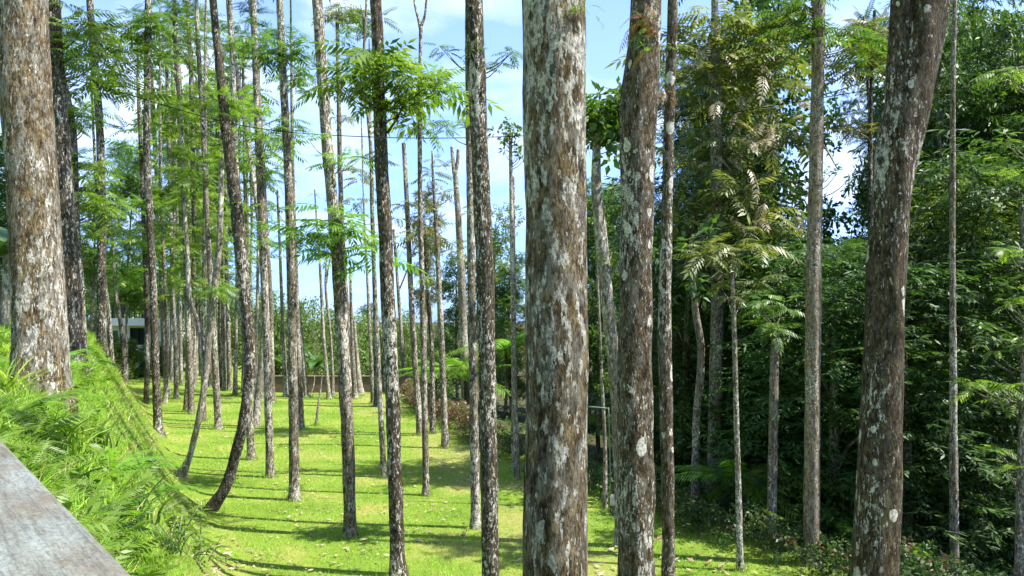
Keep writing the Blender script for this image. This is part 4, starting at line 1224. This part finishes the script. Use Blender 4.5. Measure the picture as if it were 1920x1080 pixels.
# ------------------------------------------------------------------ parapet by the camera
pm, t, out = new_mat('coping_weathered_shaded')
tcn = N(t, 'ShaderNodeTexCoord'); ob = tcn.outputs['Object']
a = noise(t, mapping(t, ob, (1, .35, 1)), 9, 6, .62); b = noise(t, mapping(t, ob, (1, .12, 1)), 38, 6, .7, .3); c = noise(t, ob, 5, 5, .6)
col = ramp(t, a, [(.36, (.105, .092, .062)), (.48, (.135, .134, .105)), (.6, (.155, .172, .152))])  # weathered tones, set darker so the colour stands in for shade from overhead
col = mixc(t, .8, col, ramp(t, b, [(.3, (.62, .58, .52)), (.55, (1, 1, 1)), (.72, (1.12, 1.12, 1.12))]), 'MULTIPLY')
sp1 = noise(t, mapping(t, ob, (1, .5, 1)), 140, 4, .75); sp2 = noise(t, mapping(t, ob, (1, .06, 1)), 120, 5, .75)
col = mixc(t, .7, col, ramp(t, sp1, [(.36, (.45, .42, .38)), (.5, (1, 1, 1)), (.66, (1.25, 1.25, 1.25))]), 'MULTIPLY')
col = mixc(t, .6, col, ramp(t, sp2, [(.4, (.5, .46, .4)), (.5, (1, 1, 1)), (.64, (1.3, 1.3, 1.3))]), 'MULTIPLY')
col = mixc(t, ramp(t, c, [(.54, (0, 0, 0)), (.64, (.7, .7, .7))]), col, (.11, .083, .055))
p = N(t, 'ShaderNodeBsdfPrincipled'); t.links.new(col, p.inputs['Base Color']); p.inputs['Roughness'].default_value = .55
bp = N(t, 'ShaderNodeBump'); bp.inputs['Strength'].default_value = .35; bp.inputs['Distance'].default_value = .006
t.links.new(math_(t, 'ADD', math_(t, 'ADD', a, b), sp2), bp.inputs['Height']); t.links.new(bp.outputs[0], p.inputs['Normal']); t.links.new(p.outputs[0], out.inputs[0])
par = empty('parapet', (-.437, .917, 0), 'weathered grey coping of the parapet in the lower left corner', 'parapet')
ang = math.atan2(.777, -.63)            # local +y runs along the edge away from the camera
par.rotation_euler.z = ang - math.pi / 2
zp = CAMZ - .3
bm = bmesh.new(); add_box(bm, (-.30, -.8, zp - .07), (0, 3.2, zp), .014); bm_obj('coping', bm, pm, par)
bm = bmesh.new(); add_box(bm, (-.26, -.8, 1.6), (-.05, 3.2, zp - .073), .004); bm_obj('wall', bm, concrete, par)

# ------------------------------------------------------------------ plants on the bank
def bank_pt(px, py):
    return ground_hit(px, py)
ferns = [(205, 905, .42, 'lacy fern at the parapet edge, lower of the bank ferns'), (165, 760, .32, 'lacy fern in the middle of the bank beneath the thickest trunk'),
         (150, 690, .55, 'bright fern right of the thickest trunk foot'), (60, 720, .5, 'fern spreading left of the thickest trunk foot'),
         (30, 800, .4, 'fern next to the parapet at the left edge'), (200, 1010, .35, 'small fern peeping over the parapet end'), (300, 930, .4, 'fern beside the tall leafy herb')]
for px, py, Ln, lab in ferns:
    g_ = bank_pt(px, py)
    palm(px, py, g_[1], 9, Ln, 'fern', lab, pit=(.25, 1.1), pairs=16, ll=.24, lw=.05, stem=False, z=.06)
def strap(px, py, n, ln, wd, lab, mat='bank', Yd=None):
    g_ = bank_pt(px, py) if Yd is None else np.array([at(px, py, Yd)[0], Yd, 0])
    x, y = g_[0], g_[1]; gz = h1(x, y)
    P = rng.normal(0, .06, (n, 3)) * [1, 1, 0]
    q = blades(P, rng.uniform(.6, 1.1, n) * ln, np.full(n, wd) * rng.uniform(.7, 1.2, n), rng.uniform(.4, 1.5, n), 5)
    rows = [q[0][:, [0, 1]]] + [s[:, [3, 2]] for s in q]
    v_ = np.stack(rows, 1).reshape(-1, 3); base = np.arange(n) * 12
    fs = [np.concatenate([np.stack([base + 2 * i, base + 2 * i + 1, base + 2 * i + 3, base + 2 * i + 2], 1) for i in range(5)])]
    o = mk('grass_clump', v_, fs, L[mat], None, (x, y, gz))
    tag(o, lab, 'plant')
strap(250, 985, 60, .42, .02, 'clump of long strap leaves at the end of the parapet', 'mid')
strap(22, 600, 40, .5, .02, 'tall clump of blade leaves against the left side of the thickest trunk', 'bank', 5.6)
strap(100, 720, 40, .45, .016, 'clump of blade leaves at the foot of the thickest trunk', 'bank')
strap(110, 850, 50, .36, .018, 'clump of wide grass blades above the parapet', 'bank')
strap(20, 690, 50, .5, .018, 'dense clump of blades near the left edge of the bank', 'bank')
strap(180, 840, 40, .34, .016, 'dark clump of blades above the lacy parapet fern', 'mid')
strap(310, 1040, 46, .4, .018, 'clump of blades below the tall leafy herb', 'mid')
def herb(px, py, n, hh, lab):
    g_ = bank_pt(px, py); x, y = g_[0], g_[1]; gz = h1(x, y)
    root = empty('leafy_herb', (x, y, gz), lab, 'plant')
    q = []
    for i in range(n):
        b = np.array([random.gauss(0, .12), random.gauss(0, .12), -.03]); e = b + np.array([random.gauss(0, .12), random.gauss(0, .12), hh * random.uniform(.6, 1.1)])
        V, fs = tube(np.vstack([np.append(b, .006), np.append((b + e) / 2, .005), np.append(e, .003)]), 5, .02); mk('stem', V, fs, B['pale'], root)
        for k in range(9):
            s_ = .3 + .7 * k / 8; a_ = k * 2.4 + i
            d_ = np.array([math.cos(a_), math.sin(a_), random.uniform(-.1, .5)])
            q.append(leaflet(b + (e - b) * s_, d_, np.cross(d_, [random.uniform(-.4, .4), random.uniform(-.4, .4), 1]), random.uniform(.09, .15), .045, .25))
    mk_soup('foliage', np.array(q), L['fern'], root)
herb(330, 1010, 14, .42, 'leafy herb with pointed yellow green leaves low on the bank')
herb(370, 1050, 9, .34, 'leafy herb at the foot of the bank below the bowed trunk')
herb(140, 720, 9, .35, 'leafy herb on the bank right of the thickest trunk')
# fallen branch and roots
p = bank_pt(270, 865)
C = np.array([np.append(at(px, py, p[1] - .1), r) for px, py, r in [(228, 861, .008), (252, 862, .014), (272, 862, .02), (288, 868, .028), (297, 878, .03)]])
fb = C[0, :3].copy(); C[:, :3] -= fb; C[:, 2] += .02
V, fs = tube(catmull(C, .04), 8, .08)
tag(mk('fallen_branch', V, fs, B['pale'], None, fb, True), 'fallen pale branch lying across the shaded bank', 'branch')

# ------------------------------------------------------------------ cable, pole, post, epiphytes
pts = [(-900, -120), (-300, 40), (180, 160), (480, 240), (700, 257), (950, 256), (1200, 237), (1440, 200), (1680, 160), (1920, 120), (2600, -10)]
cable_m = plain('black_rubber', (.008, .008, .008), .95, .1, 9)
cable_m.node_tree.nodes['Principled BSDF'].inputs['Specular IOR Level'].default_value = .05
C = np.array([np.append(at(px, py, 15.0), .0085) for px, py in pts])
cb = C[4, :3].copy(); C[:, :3] -= cb
V, fs = tube(catmull(C, .25), 6, .0)
tag(mk('power_cable', V, fs, cable_m, None, cb, True), 'thin black cable sagging across between the trunks', 'cable')

g_ = ground_hit(1145, 962)
Yp = g_[1]
pole = empty('thin_pole', (g_[0], Yp, g_[2]), 'thin green metal pole with a side bar at its top', 'pole')
hp = at(1143, 764, Yp)[2] - g_[2]
gp = plain('green_pole_paint', (.04, .09, .06), .5, .3, 9)
V, fs = tube(catmull([[0, 0, -.1, .012], [-.01, 0, hp * .5, .011], [-.03, 0, hp, .011]], .2), 8, .0); mk('post', V, fs, gp, pole, None, True)
V, fs = tube(catmull([[-.045, 0, hp - .02, .016], [-.25, 0, hp, .018], [-.42, 0, hp + .01, .018]], .1), 8, .0); mk('side_bar', V, fs, gp, pole, None, True)
g2 = ground_hit(1146, 966)
post = empty('garden_post', (g2[0] + .03, Yp - .12, h1(g2[0], Yp - .12)), 'short post with a pale rounded cap on the shaded lawn edge', 'post')
def lathe(prof, sides=20):
    V = []; 
    for r_, z_ in prof:
        for k in range(sides):
            a_ = 2 * math.pi * k / sides; V.append((r_ * math.cos(a_), r_ * math.sin(a_), z_))
    n = len(prof); fs = [(i * sides + k, i * sides + (k + 1) % sides, (i + 1) * sides + (k + 1) % sides, (i + 1) * sides + k) for i in range(n - 1) for k in range(sides)]
    return np.array(V), [np.array(fs)]
V, fs = lathe([(.0, -.1), (.038, -.1), (.038, .16), (.03, .165), (.0, .166)]); mk('shaft', V, fs, B['brown'], post, None, True)
V, fs = lathe([(.0, .168), (.04, .168), (.05, .19), (.052, .25), (.044, .265), (.044, .285), (.05, .3), (.046, .35), (.03, .37), (0, .372)]); mk('cap', V, fs, plain('pale_cap', (.55, .48, .40), .7, .2, 14), post, None, True)

def epiphyte(px, py, Y, n, r, mats, lab):
    p = at(px, py, Y)
    root = empty('epiphyte_fern', p, lab, 'fern')
    for m, nn in zip(mats, n):
        for _ in range(nn):
            mk_soup('frond', put(frond(1., pairs=9, ll=.3, lw=.06, droop=random.uniform(.4, .9)), rotm(random.uniform(0, 6.28), random.uniform(-.3, .8), 0), r * random.uniform(.6, 1.1),
                    np.array([random.gauss(0, .05), random.gauss(0, .03), random.gauss(0, .06)])), L[m], root)
L['deadleaf'] = leaf('leaf_dead', (.13, .07, .025), (.28, .16, .06), None, transl=.25, tcol=(1.2, 1, .7))
epiphyte(1198, 35, 8.15, (12, 4), .26, ('deadleaf', 'mid'), 'withered brown fern clinging high on the knobbly stub trunk')
epiphyte(1208, 72, 8.1, (2, 10), .2, ('deadleaf', 'bright'), 'small green fern growing on the knobbly trunk below the withered one')
epiphyte(1078, 18, 3.84, (10,), .09, ('bright',), 'tiny mossy fern at the top of the broadest trunk')
epiphyte(1250, 182, 8.3, (10,), .1, ('deadleaf',), 'tuft of brown rootlets on the stub of the knobbly trunk')
print('WOOD TREES', n_w, 'OBJECTS', len(bpy.data.objects))
